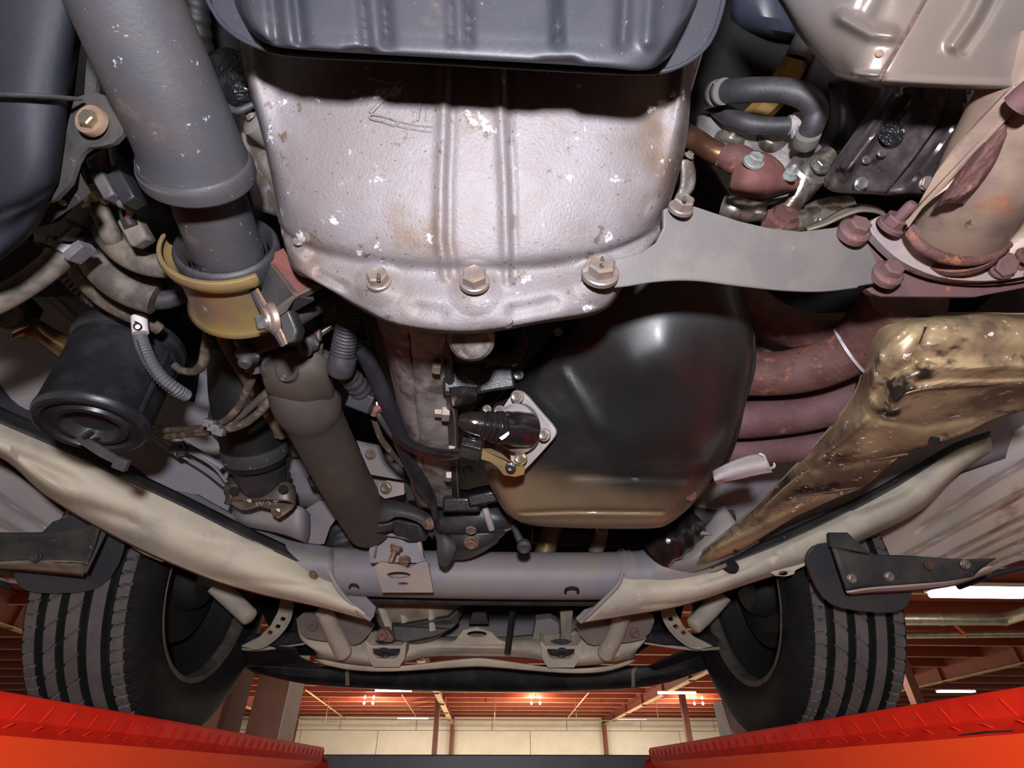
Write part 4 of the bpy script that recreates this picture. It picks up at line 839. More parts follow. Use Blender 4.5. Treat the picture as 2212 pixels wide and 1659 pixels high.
# ------------------------------------------------------------------ silver bell housing
t = T('bell_housing', 'large silver cast bell housing with two ribs and bolts along its rim', 'gearbox housing', P(1010, 400, .42))
R0 = [[(515, 60, .43), (540, 62, .40), (600, 70, .408), (720, 75, .402), (850, 78, .400), (1010, 80, .399), (1170, 78, .400), (1330, 75, .402), (1450, 70, .408), (1485, 66, .40), (1504, 62, .43)],
      [(527, 150, .43), (541, 152, .40), (600, 158, .406), (720, 162, .401), (850, 165, .398), (1010, 168, .397), (1170, 168, .398), (1340, 165, .401), (1440, 160, .406), (1480, 156, .40), (1496, 152, .43)],
      [(568, 300, .45), (577, 302, .418), (622, 305, .411), (730, 308, .405), (860, 311, .402), (1010, 312, .401), (1170, 311, .402), (1320, 307, .406), (1420, 303, .413), (1462, 300, .416), (1484, 298, .45)],
      [(592, 415, .465), (604, 420, .432), (648, 430, .418), (740, 436, .411), (862, 440, .407), (1010, 442, .406), (1170, 440, .408), (1300, 435, .413), (1395, 426, .420), (1436, 420, .432), (1455, 415, .465)],
      [(600, 470, .465), (618, 488, .44), (664, 510, .428), (748, 526, .421), (868, 542, .416), (1010, 550, .414), (1162, 544, .416), (1278, 528, .422), (1366, 506, .430), (1414, 480, .442), (1438, 460, .467)],
      [(606, 490, .465), (624, 512, .448), (668, 540, .439), (752, 566, .433), (872, 586, .428), (1010, 592, .425), (1152, 586, .428), (1262, 566, .433), (1356, 530, .440), (1412, 500, .448), (1436, 475, .467)],
      [(608, 505, .462), (626, 540, .444), (672, 578, .433), (760, 612, .427), (880, 646, .421), (1010, 658, .417), (1150, 648, .420), (1268, 612, .428), (1360, 556, .438), (1414, 514, .448), (1436, 490, .465)],
      [(612, 520, .465), (630, 566, .446), (676, 604, .434), (768, 648, .429), (862, 690, .425), (1010, 704, .420), (1160, 688, .424), (1290, 650, .430), (1362, 580, .440), (1414, 522, .450), (1436, 500, .467)],
      [(614, 530, .475), (636, 585, .458), (688, 610, .446), (782, 668, .440), (866, 704, .436), (1010, 719, .432), (1168, 696, .436), (1300, 668, .440), (1362, 588, .450), (1414, 526, .460), (1436, 505, .475)],
      [(614, 530, .50), (638, 588, .49), (690, 613, .48), (786, 672, .475), (868, 707, .47), (1010, 722, .466), (1168, 699, .47), (1302, 672, .475), (1362, 592, .482), (1414, 528, .49), (1436, 508, .50)]]
bd = [([(962, 100), (958, 250), (952, 400), (950, 520), (962, 600)], 12, .0045), ([(982, 100), (978, 250), (972, 400), (972, 520), (985, 600)], 8, -.0022),
      ([(1078, 100), (1082, 250), (1090, 400), (1094, 540), (1096, 610)], 12, .0045), ([(1096, 120), (1102, 250), (1108, 400), (1112, 540), (1108, 600)], 8, -.0025),
      ([(645, 535)] * 2, -36, .004), ([(818, 612)] * 2, -52, .005), ([(1026, 622)] * 2, -62, .006), ([(1296, 604)] * 2, -58, .006), ([(1440, 470)] * 2, -50, .005),
      ([(690, 590), (740, 618)], 14, -.004), ([(905, 668), (950, 676)], 20, -.003), ([(1110, 672), (1190, 655)], 20, -.004), ([(760, 640)] * 2, 22, -.004)]
mk('housing', surf(R0, 24, 18, bd), m_alu, t, smooth=70)
bolt(t, 645, 521, .436, 11, m_bolt, ax=C(.05, .55, .8), wash=1.1, h=.4, name='plug')
bs_ = []
for (u, v, d, s, r) in ((818, 608, .422, 21, .25), (1025, 609, .413, 25, .8), (1297, 590, .418, 27, .5), (1471, 449, .424, 21, .4)):
    b_ = bolt(t, u, v, d, s, m_bolt, ax=C(.02, .55, .8) if u != 1471 else C(.12, .6, .8), wash=1.3 if u != 1297 else 1.5, h=1.15, rot=r); bs_.append(b_)
ax = C(.02, .55, .8); up_ = C(0, .8, -.55)
for (u, v, d, ch, k) in ((817, 597, .404, '8', 0), (1301, 559, .392, '6', 2), (1479, 430, .408, '8', 3)):
    text(bs_[k], ch, P(u, v, d), C(1, 0, 0), up_, .0075, m_shaftbrown, 'head_mark', .0006)
def mark(pts, w=4.2):
    q = [(u, v, d_) for (u, v), d_ in zip(pts, [np.interp(v, [100, 168, 312], [.3970, .3968, .4006]) for u, v in pts])]
    mk('cast_mark', tube([(u, v, d + .0006, w) for u, v, d in q], 6, 3), m_alu, t)
for p in ([(866, 172), (830, 212), (800, 244)], [(912, 180), (908, 225), (902, 262)], [(797, 168), (830, 176), (860, 182)]): mark(p)
for p in ([(801, 247), (828, 252), (858, 263), (853, 272), (826, 263), (799, 256), (801, 247)], [(862, 263), (900, 272), (938, 276), (934, 286), (898, 281), (858, 272), (862, 263)], [(925, 215), (920, 240), (918, 262)]): mark(p, 2.2)
for (u, v) in ((1097, 697),): mk('drain_notch', lathe(P(u, v, .424), C(0, -.3, 1), [(-.003, .0045), (.0015, .0045), (.0015, 0)], 14, cap=False), m_dark, t)
mk('rear_boss', lathe(P(1018, 735, .47), C(0, -.5, .9), [(-.03, .021), (0, .021), (.004, .017), (.006, 0)], 24, cap=False), m_alu_dark, t)
# dark gearbox main case above, with side castings
t = T('gearbox_case', 'shadowed grey gearbox casting visible beside the silver housing and behind its pan', 'gearbox', P(1000, 300, .55))
mk('case', join(box(R(-.16, -.05, .47), R(.17, .36, .62)),), m_alu_dark, t, bev=.02)
mk('side_web', surf([[(520, 190, .50), (550, 200, .49), (580, 215, .48)], [(530, 300, .51), (560, 320, .50), (600, 330, .49)], [(545, 395, .52), (580, 410, .51), (610, 420, .50)], [(560, 450, .53), (590, 460, .52), (615, 470, .51)]], 4, 4), m_alu_dark, t, solid=.01)
mk('side_lug', lathe(P(548, 262, .47), C(-.5, .3, .8), [(-.02, .014), (0, .014), (.003, .010), (.003, 0)], 16, cap=False), m_alu_plain, t)
bolt(t, 542, 250, .465, 9, m_bolt, ax=C(-.5, .5, .7))
mk('side_ear', surf([[(1470, 345, .47), (1494, 345, .475)], [(1472, 380, .475), (1500, 376, .48)], [(1468, 410, .48), (1496, 408, .485)], [(1455, 440, .485), (1478, 430, .49)]], 3, 4), m_alu_dark, t, solid=.004)
bolt(t, 1489, 336, .47, 8, m_bolt, ax=C(.4, .6, .7))
# ------------------------------------------------------------------ stay plate
t = T('stay_plate', 'flat grey aluminium stay plate running from the silver housing to the rusty flange', 'stay', P(1620, 540, .45))
al = [(1434, 452), (1462, 440), (1500, 445), (1545, 460), (1600, 478), (1660, 492), (1730, 500), (1800, 492), (1862, 478), (1872, 520), (1892, 560), (1912, 598), (1892, 612), (1850, 619), (1780, 627), (1700, 626), (1600, 616), (1500, 604), (1420, 606), (1345, 617), (1295, 618), (1262, 604), (1258, 582), (1280, 566), (1330, 560), (1385, 546), (1418, 524), (1434, 492)]
ap = flat(al, (1300, 590, .418), (1470, 445, .428), (1880, 560, .462))
mk('plate', plate(ap, .004, dirv=C(0, 0, -1)), m_alu_plain, t, bev=.0008)
mk('folded_edge', tube([(u, v, d + .001, 3.5) for (u, v, d) in [ap[i] for i in range(21, 12, -1)]], 8), m_alu_plain, t)
for (u, v, d) in ((1845, 500, .452), (1916, 592, .462)):
    q = join(lathe(P(u, v, d), C(.05, .45, .85), [(-.004, .0135), (.002, .0135), (.004, .0115), (.0045, .009)], 24), lathe(P(u, v, d), C(.05, .45, .85), [(.003, .0095), (.010, .0092), (.011, .0075), (.011, 0)], 6, cap=False))
    mk('bolt', q, m_rustflange, t, smooth=30, lab='rusted maroon bolt')
# ------------------------------------------------------------------ engine block side, oil pan
mk('engine_block', join(box(R(-.17, .36, .46), R(.17, .98, .7))), m_iron, bev=.01, L=('dark oily engine block mass above the oil pan', 'engine'))
t = T('clutch_plate_cover', 'mottled stained aluminium engine side casting below the silver housing', 'engine casting', P(890, 860, .7))
mk('casting', surf([[(816, 680, .56), (835, 690, .53), (880, 700, .515), (930, 705, .515), (962, 706, .52)], [(838, 760, .62), (856, 765, .585), (895, 770, .57), (935, 772, .57), (964, 772, .575)],
                    [(856, 850, .69), (874, 855, .65), (905, 860, .635), (940, 860, .635), (968, 860, .64)], [(876, 950, .78), (892, 955, .735), (918, 955, .72), (948, 955, .715), (972, 955, .72)],
                    [(890, 1040, .88), (905, 1040, .84), (930, 1040, .82), (955, 1040, .81), (976, 1040, .815)], [(905, 1095, .96), (918, 1095, .92), (940, 1095, .9), (960, 1095, .89), (978, 1095, .89)]], 8, 8,
                   [([(884, 700), (898, 860), (915, 1000)], 4, -.008), ([(920, 832), (960, 828)], 9, .006), ([(925, 925), (962, 930)], 9, .006)]), m_alu_dark, t, solid=.006)
mk('gasket_plate', plate([(954, 704, .525), (964, 704, .52), (984, 900, .655), (992, 1095, .87), (978, 1095, .88), (964, 860, .645)], .004), m_black, t)
mk('gasket_edge', tube([(965, 704, .518, 1.6), (970, 780, .57, 1.8), (973, 860, .628, 1.5), (982, 905, .655, 1.8), (986, 1000, .745, 1.5), (991, 1095, .865, 1.6)], 6), m_zinc, t, lab='thin tan gasket edge')
for (u, v, d) in ((949, 793, .575), (972, 1028, .77), (979, 972, .72), (978, 1080, .85)):
    mk('bolt', join(lathe(P(u + 2, v, d), C(-1, .05, .2), [(0, .0085), (.007, .0085), (.009, .007), (.009, 0)], 6, cap=False)), m_bolt, t, smooth=30)
mk('stud_nut', join(lathe(P(970, 893, .652), C(-1, .05, .2), [(0, .0105), (.009, .0105), (.0095, .006), (.018, .0055), (.019, 0)], 6, cap=False)), m_bolt, t, smooth=30)
t = T('block_lug', 'oily black cast lugs of the engine beside the tan gasket edge', 'engine casting', P(1040, 800, .6))
mk('lug', surf([[(972, 715, .55), (1010, 735, .535), (1040, 745, .55)], [(972, 765, .575), (1012, 770, .56), (1045, 765, .575)], [(975, 785, .62), (1010, 790, .62), (1045, 785, .62)]], 5, 5), m_iron, t, solid=.01)
mk('lug', boxw(P(1000, 815, .62), C(1, 0, 0) * .022, C(0, 1, 0) * .02, C(0, 0, 1) * .02), m_iron, t, bev=.004)
mk('lug', surf([[(976, 838, .60), (1000, 836, .585), (1024, 838, .60)], [(978, 852, .60), (1000, 852, .585), (1026, 850, .60)], [(980, 872, .63), (1002, 868, .62), (1028, 862, .62)]], 5, 5), m_iron, t, solid=.008)
mk('web', boxw(P(1060, 820, .63), C(1, .16, 0) * .028, C(-.16, 1, 0) * .014, C(0, 0, 1) * .02), m_iron, t, bev=.003)
mk('eye', lathe(P(1092, 742, .60), C(-.1, .1, 1), [(-.02, .026), (0, .026), (.003, .022), (.003, .012), (-.015, .011), (-.015, 0)], 24, cap=False), m_iron, t)
mk('lug', boxw(P(1000, 1082, .86), C(1, 0, 0) * .03, C(0, 1, 0) * .012, C(0, 0, 1) * .03), m_iron, t, bev=.004)
mk('lug', boxw(P(1050, 1068, .85), C(1, .2, 0) * .028, C(-.2, 1, 0) * .010, C(0, 0, 1) * .03), m_iron, t, bev=.004)
t = T('oil_pan', 'big glossy black pressed oil pan with a tan dusty lower face', 'oil pan', P(1350, 900, .62))
R1 = [[(1270, 600, .60), (1300, 590, .565), (1350, 580, .545), (1410, 575, .535), (1470, 578, .532), (1540, 590, .54), (1592, 612, .56), (1615, 640, .60)],
      [(1212, 700, .63), (1262, 690, .59), (1340, 690, .562), (1425, 690, .552), (1505, 695, .55), (1572, 702, .555), (1612, 712, .575), (1628, 722, .62)],
      [(1130, 800, .67), (1185, 795, .625), (1282, 800, .595), (1395, 800, .577), (1490, 805, .575), (1562, 810, .582), (1606, 812, .60), (1622, 814, .65)],
      [(1062, 885, .70), (1128, 892, .66), (1232, 915, .632), (1362, 925, .610), (1472, 920, .608), (1545, 915, .615), (1584, 912, .635), (1600, 910, .69)],
      [(1046, 960, .74), (1096, 985, .70), (1200, 1000, .665), (1330, 995, .642), (1455, 985, .642), (1525, 985, .65), (1560, 982, .67), (1576, 978, .72)],
      [(1052, 1030, .77), (1092, 1048, .725), (1200, 1022, .675), (1320, 1015, .652), (1445, 1012, .652), (1512, 1012, .66), (1545, 1008, .68), (1562, 1002, .74)],
      [(1075, 1080, .79), (1108, 1100, .735), (1220, 1090, .70), (1320, 1085, .684), (1430, 1082, .684), (1480, 1075, .692), (1512, 1062, .71), (1530, 1050, .77)],
      [(1090, 1104, .80), (1122, 1120, .75), (1225, 1118, .722), (1320, 1118, .71), (1420, 1116, .71), (1458, 1108, .716), (1486, 1094, .73), (1505, 1078, .79)],
      [(1100, 1114, .82), (1138, 1132, .775), (1228, 1138, .75), (1320, 1140, .74), (1415, 1139, .74), (1446, 1130, .745), (1472, 1112, .76), (1490, 1096, .81)],
      [(1110, 1115, .88), (1145, 1134, .86), (1230, 1140, .84), (1320, 1142, .83), (1415, 1140, .83), (1444, 1131, .84), (1468, 1114, .86), (1484, 1098, .88)]]
bd = [([(1215, 805), (1260, 870), (1292, 928)], 10, .007), ([(1165, 790), (1198, 762)], 26, .012), ([(1380, 790), (1430, 770)], 75, .016),
      ([(1240, 1028), (1330, 1030), (1480, 1035)], 7, -.006), ([(1130, 1108), (1240, 1104), (1430, 1106)], 5, -.007)]
def fade(lo, hi): return None
mk('pan', surf(R1, 10, 10, bd), m_pan, t, smooth=70)
mk('rim', tube([(1622, 690, .63, 5), (1627, 740, .63, 5), (1626, 800, .64, 5), (1606, 870, .66, 5), (1590, 940, .69, 5), (1570, 990, .72, 5), (1535, 1040, .75, 5)], 8), m_blackpan, t)
mk('side_flange', plate([(1330, 600, .60), (1250, 668, .61), (1130, 790, .665), (1050, 880, .70), (1010, 930, .72), (1012, 900, .73), (1105, 780, .68), (1220, 655, .63), (1300, 595, .61)], .004), m_blackpan, t)
for (u, v, d, s, m) in ((1119, 809, .655, 10, m_boltsilver), (1206, 716, .61, 8, m_zincbolt), (1010, 1016, .80, 9, m_boltsilver), (1052, 884, .70, 8, m_bolt)):
    bolt(t, u, v, d, s, m, ax=C(-.15, -.1, 1), wash=1.25, h=.9)
bolt(t, 1488, 1067, .70, 12, m_boltsilver, ax=C(.25, -.35, .9), wash=1.35, h=.9, name='drain_plug', lab='shiny drain plug')
# oil level sensor on the pan
t = T('oil_sensor', 'diamond shaped sensor flange with an oily bellows boot on the oil pan', 'sensor', P(1130, 935, .63))
dm = flat([(1104, 852), (1116, 843), (1132, 850), (1166, 890), (1198, 926), (1200, 940), (1190, 955), (1132, 1018), (1118, 1026), (1106, 1012), (1098, 962), (1060, 920), (1076, 896)], (1120, 850, .635), (1195, 935, .622), (1115, 1015, .655))
mk('flange', plate(dm, .006, rnd=1), m_greyw, t, bev=.001)
ax = C(-.62, -.05, .75); A = P(1120, 925, .634)
mk('collar', lathe(A, ax, [(-.004, .030), (.004, .030), (.006, .028), (.014, .0255), (.016, .024), (.016, .021), (.010, .020)], 40, cap=False), m_greyw, t, solid=.0012)
mk('seal', lathe(A, ax, [(.006, .0225), (.017, .0225), (.019, .0205), (.019, .0)], 30, cap=False), m_black, t)
mk('boot', tube([(1138, 928, .615, 38), (1112, 926, .600, 38), (1092, 926, .590, 33), (1080, 924, .585, 32)], 28, 8), m_oil, t)
mk('bellows', tube([(1082, 924, .585, 34), (1062, 921, .58, 31), (1036, 917, .575, 28)], 28, 10, corr=(.0055, .09)), m_oil, t)
mk('cap', tube([(1040, 917, .575, 27), (1022, 913, .573, 25), (1006, 910, .573, 21), (998, 909, .575, 14), (995, 909, .576, 5)], 24), m_oil, t)
mk('paint_mark', plate([(1078, 946, .566), (1090, 938, .5655), (1099, 932, .5655), (1100, 938, .5655), (1092, 946, .566), (1084, 951, .566)], .0025), m_white, t, lab='white paint dab')
for (u, v, d, m) in ((1117, 857, .628, m_bolt), (1175, 939, .615, m_bolt), (1125, 990, .633, m_zincbolt), (1080, 890, .635, m_bolt)):
    bolt(t, u, v, d, 10, m, ax=C(-.35, .05, 1), wash=1.45, h=1.1)
mk('bracket', plate([(1042, 972, .60), (1062, 972, .60), (1085, 982, .605), (1104, 998, .61), (1120, 1005, .62), (1135, 1010, .63), (1132, 1025, .63), (1112, 1030, .625), (1088, 1026, .62), (1074, 1008, .612), (1060, 998, .606), (1040, 992, .602)], .003), m_zinc, t, lab='tan curved wire bracket')
mk('rivet', lathe(P(1103, 1009, .612), C(-.1, -.1, 1), [(0, .0065), (.003, .006), (.004, .0035), (.003, .002), (.003, 0)], 18, cap=False), m_iron, t)
mk('connector', boxw(P(1018, 968, .59), C(1, -.25, 0) * .0115, C(.25, 1, 0) * .0115, C(0, 0, 1) * .01), m_oil, t, bev=.0015)
for k in (-.5, .1, .6): mk('connector_ridge', bar(P(998, 957 + k * 8, .578), P(1038, 967 + k * 8, .578), .0012, .0015), m_oil, t)
mk('neck', tube([(1026, 930, .59, 12), (1022, 958, .59, 11)], 14), m_oil, t)
# ------------------------------------------------------------------ black tank with strap, its bolted bracket
t = T('fuel_tank', 'black scuffed tank with a thin strap across it in the upper corner of the picture', 'tank', P(20, 250, .37))
mk('shell', surf([[(-400, -120, .36), (-150, -110, .345), (0, -100, .338), (120, -90, .345), (190, -85, .36), (215, -80, .40)], [(-400, 80, .37), (-150, 90, .352), (0, 95, .345), (105, 95, .352), (160, 90, .368), (176, 88, .41)],
                  [(-400, 204, .375), (-150, 208, .356), (0, 210, .35), (90, 212, .357), (142, 212, .372), (160, 212, .41)],
                  [(-400, 330, .385), (-150, 335, .362), (0, 345, .358), (85, 345, .364), (128, 345, .38), (142, 345, .42)], [(-400, 420, .39), (-150, 430, .372), (-10, 440, .368), (75, 425, .374), (118, 408, .388), (132, 400, .43)],
                  [(-400, 500, .40), (-150, 500, .385), (-20, 500, .385), (50, 470, .39), (100, 440, .40), (122, 425, .44)], [(-400, 600, .42), (-150, 590, .40), (-30, 570, .40), (35, 530, .405), (85, 480, .415), (115, 445, .45)],
                  [(-400, 620, .48), (-150, 600, .47), (-30, 578, .46), (38, 535, .46), (88, 486, .46), (115, 450, .47)]], 8, 8,
                 [([(-400, 465), (-20, 468), (60, 440), (120, 405)], 10, -.004)]), m_tank, t, smooth=60)
mk('strap', tube([(-200, 212, .347, 9), (-60, 206, .345, 9), (20, 206, .344, 9), (90, 208, .350, 9), (140, 212, .362, 8), (176, 214, .372, 6)], 12, ell=.55), m_blackdust, t)
t = T('tank_bracket', 'black dusty bracket ear with a gold hexagon bolt in a round washer', 'bracket', P(200, 265, .385))
mk('ear', plate([(176, 206, .378), (205, 199, .376), (232, 208, .376), (254, 230, .376), (267, 262, .377), (262, 290, .378), (246, 308, .379), (220, 316, .38), (192, 318, .381), (176, 330, .383), (164, 352, .385), (150, 395, .39), (118, 430, .395), (90, 440, .40), (132, 330, .39), (150, 250, .385), (160, 212, .38)], .004), m_blackdust, t, bev=.001)
mk('upper_arm', plate([(182, 206, .395), (186, 140, .40), (196, 88, .40), (214, 118, .40), (212, 160, .40), (205, 200, .395)], .004), m_blackdust, t)
mk('washer', lathe(P(199, 262, .377), C(-.1, .1, 1), [(-.002, .011), (.0015, .0112), (.003, .0106), (.003, .004)], 36), m_zincbrown, t, lab='brown round washer')
mk('bolt', lathe(P(199, 263, .375), C(-.15, .2, 1), [(0, .0066), (.0052, .0066), (.0062, .0055), (.0062, 0)], 6, cap=False), m_zincbolt, t, smooth=25, lab='gold hexagon bolt')
mk('lower_arm', plate([(150, 395, .39), (164, 352, .388), (182, 392, .40), (196, 415, .41), (180, 432, .41), (160, 445, .42), (110, 480, .43), (60, 500, .44), (95, 440, .40), (118, 428, .395)], .004), m_blackdust, t)
mk('pin', tubew([P(135, 438, .41), P(134, 425, .42)], [.0024] * 2, 10), m_zincbolt, t)
# ------------------------------------------------------------------ connector and wires
t = T('wiring_connector', 'grey black electrical connector with coloured wires beside the gold bolt bracket', 'connector', P(258, 395, .45))
ux, uy = C(.5, -.87, 0), C(.87, .5, 0)
mk('body', boxw(P(250, 388, .45), ux * .021, uy * .011, C(0, 0, 1) * .009), m_plasgrey, t, bev=.002)
mk('latch', boxw(P(235, 405, .44), ux * .012, uy * .005, C(0, 0, 1) * .008), m_plasgrey, t, bev=.0015)
mk('cover', boxw(P(276, 410, .44), ux * .014, uy * .006, C(0, 0, 1) * .009), m_plastic, t, bev=.0015)
mk('collar', boxw(P(280, 435, .45), ux * .005, uy * .008, C(0, 0, 1) * .008), m_plasgrey, t, bev=.002)
mk('clip_bracket', plate([(174, 362, .44), (232, 368, .44), (246, 390, .44), (236, 400, .44), (208, 394, .44), (186, 398, .44)], .006), m_plastic, t, bev=.001)
mk('pocket', boxw(P(224, 352, .458), ux * .006, uy * .009, C(0, 0, 1) * .008), m_plasgrey, t, bev=.002)
for (a, b, c, m) in (((236, 316), (226, 330), (217, 350), m_pink), ((236, 310), (240, 330), (245, 352), m_creamw), ((246, 318), (248, 330), (252, 346), m_blue), ((232, 318), (231, 332), (228, 350), m_rubber)):
    mk('wire', tube([(*a, .436, 4.6), (*b, .433, 4.6), (c[0], c[1] + 4, .432, 4.6)], 8), m, t)
for i, m in enumerate((m_orange, m_zinc, m_orange, m_blue)):
    mk('wire', tube([(271 + 4 * i, 440, .452, 2.2), (275 + 4 * i, 455, .46, 2.2), (273 + 3 * i, 470, .47, 2.2)], 6), m, t)
mk('sleeve', tube([(272, 455, .475, 13), (276, 472, .475, 14), (284, 490, .476, 15)], 16), m_plastic, t)
mk('sleeve', boxw(P(296, 500, .485), ux * .014, uy * .009, C(0, 0, 1) * .008), m_rubdust, t, bev=.003)
# ------------------------------------------------------------------ coolant hoses
t = T('heater_hose', 'curved dusty hose below the black tank held by a grey plastic clip', 'hose', P(100, 580, .5))
mk('hose', tube([(-120, 700, .47, 28), (-10, 652, .485, 27), (60, 612, .495, 26), (115, 570, .505, 26), (152, 530, .512, 26), (172, 500, .52, 25), (182, 470, .53, 24), (192, 440, .54, 22)], 20), m_rubdust, t)
mk('hose_clip', join(tube([(134, 550, .502, 30), (148, 536, .505, 31), (160, 522, .508, 30)], 20), boxw(P(172, 545, .495), C(.6, -.7, 0) * .004, C(.7, .6, 0) * .010, C(0, 0, 1) * .008)), m_grayplas, t, lab='grey plastic clip')
mk('hose_clip', tube([(172, 500, .517, 30), (178, 488, .52, 31), (181, 478, .523, 30)], 20), m_plasgrey, t)
q = T('clip_block', 'grey black plastic clip block beside the clipped hose', 'clip', P(125, 510, .49))
mk('block', boxw(P(128, 507, .492), C(1, .3, 0) * .016, C(-.3, 1, 0) * .008, C(0, 0, 1) * .01), m_plastic, q, bev=.002)
mk('tab', boxw(P(144, 496, .482), C(.7, .7, 0) * .009, C(-.7, .7, 0) * .006, C(0, 0, 1) * .006), m_plasgrey, q, bev=.0015)
mk('tab', boxw(P(100, 518, .482), C(1, -.3, 0) * .006, C(.3, 1, 0) * .004, C(0, 0, 1) * .006), m_grayplas, q, bev=.001)
t = T('coolant_hose', 'thin dusty hose with a brass clamp joining a thicker bent hose near the connector', 'hose', P(230, 470, .5))
mk('thin_hose', tube([(196, 410, .50, 17), (210, 440, .50, 18), (224, 470, .50, 19), (236, 500, .505, 20), (242, 515, .512, 20)], 18), m_rubdust, t)
q = mk('clamp', tube([(202, 425, .498, 20), (208, 436, .498, 21), (213, 446, .498, 20)], 18), m_zinc, t, lab='brass clamp')
for k in ((190, 446), (228, 432)): mk('clamp_ear', boxw(P(k[0], k[1], .49), C(1, .4, 0) * .004, C(-.4, 1, 0) * .003, C(0, 0, 1) * .003), m_zinc, q, bev=.001)
mk('thick_hose', tube([(226, 496, .525, 27), (240, 518, .522, 27), (270, 548, .52, 27), (310, 568, .522, 26), (360, 575, .53, 26), (420, 565, .545, 25)], 20), m_rubdust, t)
t = T('sheathed_hose', 'dusty hose inside a wider cut rubber sheath under the thick bent hose', 'hose', P(260, 600, .55))
mk('sheath', tube([(188, 500, .575, 32), (205, 555, .565, 34), (240, 600, .56, 35), (285, 630, .565, 34), (335, 648, .572, 33)], 22), m_rubdust, t)
mk('hose', tube([(300, 636, .58, 20), (345, 648, .585, 21), (390, 636, .59, 20), (450, 600, .60, 20)], 18), m_rubber, t)
mk('brown_pipe', tube([(148, 540, .60, 16), (170, 592, .60, 17), (215, 640, .605, 18), (270, 675, .612, 17), (318, 695, .62, 15), (345, 712, .63, 13)], 16), m_brownpipe,
   L=('dirty brown pipe curving down to the top of the black canister', 'pipe'))
mk('conduit', tube([(110, 540, .63, 15), (140, 590, .63, 15), (180, 632, .635, 15), (212, 655, .64, 15)], 16, corr=(.006, .08)), m_rubber,
   L=('dark corrugated conduit behind the brown pipe', 'conduit'))
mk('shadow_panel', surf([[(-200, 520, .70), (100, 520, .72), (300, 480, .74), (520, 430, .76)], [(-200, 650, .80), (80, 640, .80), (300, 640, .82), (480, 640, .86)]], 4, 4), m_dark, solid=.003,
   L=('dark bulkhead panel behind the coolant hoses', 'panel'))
mk('gearshift_housing', tube([(420, -60, .52, 26), (425, 60, .54, 28), (432, 130, .56, 30)], 20, corr=(.012, .06)), m_rubblack,
   L=('black rubber gaiter between the fat shaft and the gearbox pan', 'rubber boot'))
o = mk('mount_pad', surf([[(450, 130, .46), (490, 112, .455), (540, 130, .46)], [(470, 190, .46), (510, 185, .45), (552, 200, .455)], [(490, 230, .47), (520, 238, .465), (555, 222, .47)]], 6, 6), m_wetrub, solid=.01,
   L=('black rubber pad with glistening droplets between the fat shaft and the silver housing', 'mount'))
mk('pad_lip', tube([(485, 225, .46, 7), (512, 240, .455, 8), (548, 226, .455, 7)], 10), m_rubber, o)
# gold bracket and canister
t = T('canister_bracket', 'iridescent gold stepped bracket beside the black canister', 'bracket', P(110, 740, .72))
mk('strip', surf([[(30, 700, .70), (72, 688, .705), (110, 708, .71), (148, 728, .715), (178, 745, .70)], [(26, 722, .69), (70, 706, .695), (104, 730, .70), (140, 756, .705), (168, 775, .695)], [(22, 738, .70), (62, 728, .705), (96, 748, .71), (130, 775, .715), (158, 800, .70)]], 5, 5), m_zincgold, t, solid=.003)
mk('foot', plate([(150, 760, .695), (178, 745, .69), (182, 756, .69), (160, 800, .69), (142, 808, .695), (140, 790, .695)], .004), m_brownpipe, t)
mk('foot_edge', tube([(142, 800, .69, 5), (130, 820, .69, 4), (118, 838, .69, 3)], 8), m_brownpipe, t)
mk('clevis', lathe(P(16, 682, .66), C(.3, -.2, 1), [(-.02, .017), (0, .017), (.003, .014), (.003, .010), (-.002, .009), (-.002, 0)], 24, cap=False), m_shaft, t)
t = T('vacuum_canister', 'black plastic canister with a rimmed lid and a recessed bottom', 'canister', P(240, 830, .66))
A, B = P(283, 748, .70), P(196, 922, .62); ax = (B - A).normalized(); l = (B - A).length; r = .0605
mk('body', lathe(A, ax, [(-.006, r * .7), (-.006, r * 1.02), (-.003, r * 1.08), (.006, r * 1.08), (.009, r * 1.02), (.012, r), (l * .5, r * .985), (l - .012, r * .97), (l - .010, r * .99), (l - .006, r * .99), (l - .004, r * .965), (l, r * .95), (l + .002, r * .90),
     (l + .001, r * .80), (l - .004, r * .76), (l - .004, r * .66), (l + .001, r * .62), (l + .001, r * .52), (l - .012, r * .44), (l - .014, 0)], 48), m_plastic, t)
mk('lid_ring', lathe(A, ax, [(.018, r * 1.0), (.019, r * 1.025), (.024, r * 1.025), (.025, r * 1.0)], 48, cap=False), m_plastic, t)
mk('side_rib', tubew([A + ax * .02 + C(1, .1, .1) * r * .98, B - ax * .012 + C(1, .1, .1) * r * .95], [.004, .004], 8), m_plastic, t)
mk('nipple', tubew([P(182, 945, .605), P(196, 935, .595), P(202, 930, .59)], [.004, .004, .002], 10), m_plastic, t)
q = mk('strap', plate([(160, 950, .60), (178, 940, .598), (225, 968, .61), (272, 998, .63), (266, 1012, .63), (214, 986, .61)], .003), m_shaft, t, lab='grey metal foot strap')
mk('strap_end', boxw(P(262, 1002, .62), C(1, -.4, 0) * .008, C(.4, 1, 0) * .007, C(0, 0, 1) * .004), m_shaft, q, bev=.001)
t = T('marked_hose', 'corrugated grey hose with a white marked sleeve lying over the black canister', 'hose', P(320, 760, .6))
mk('hose', tube([(298, 690, .615, 12), (302, 725, .598, 13), (318, 770, .588, 14), (345, 812, .590, 14), (378, 840, .60, 14), (405, 856, .615, 12)], 18, corr=(.0036, .09)), m_rubgrey, t)
mk('hose_seam', tube([(296, 735, .586, 1.6), (312, 778, .576, 1.6), (340, 822, .579, 1.6), (372, 848, .590, 1.6)], 6), m_rubber, t)
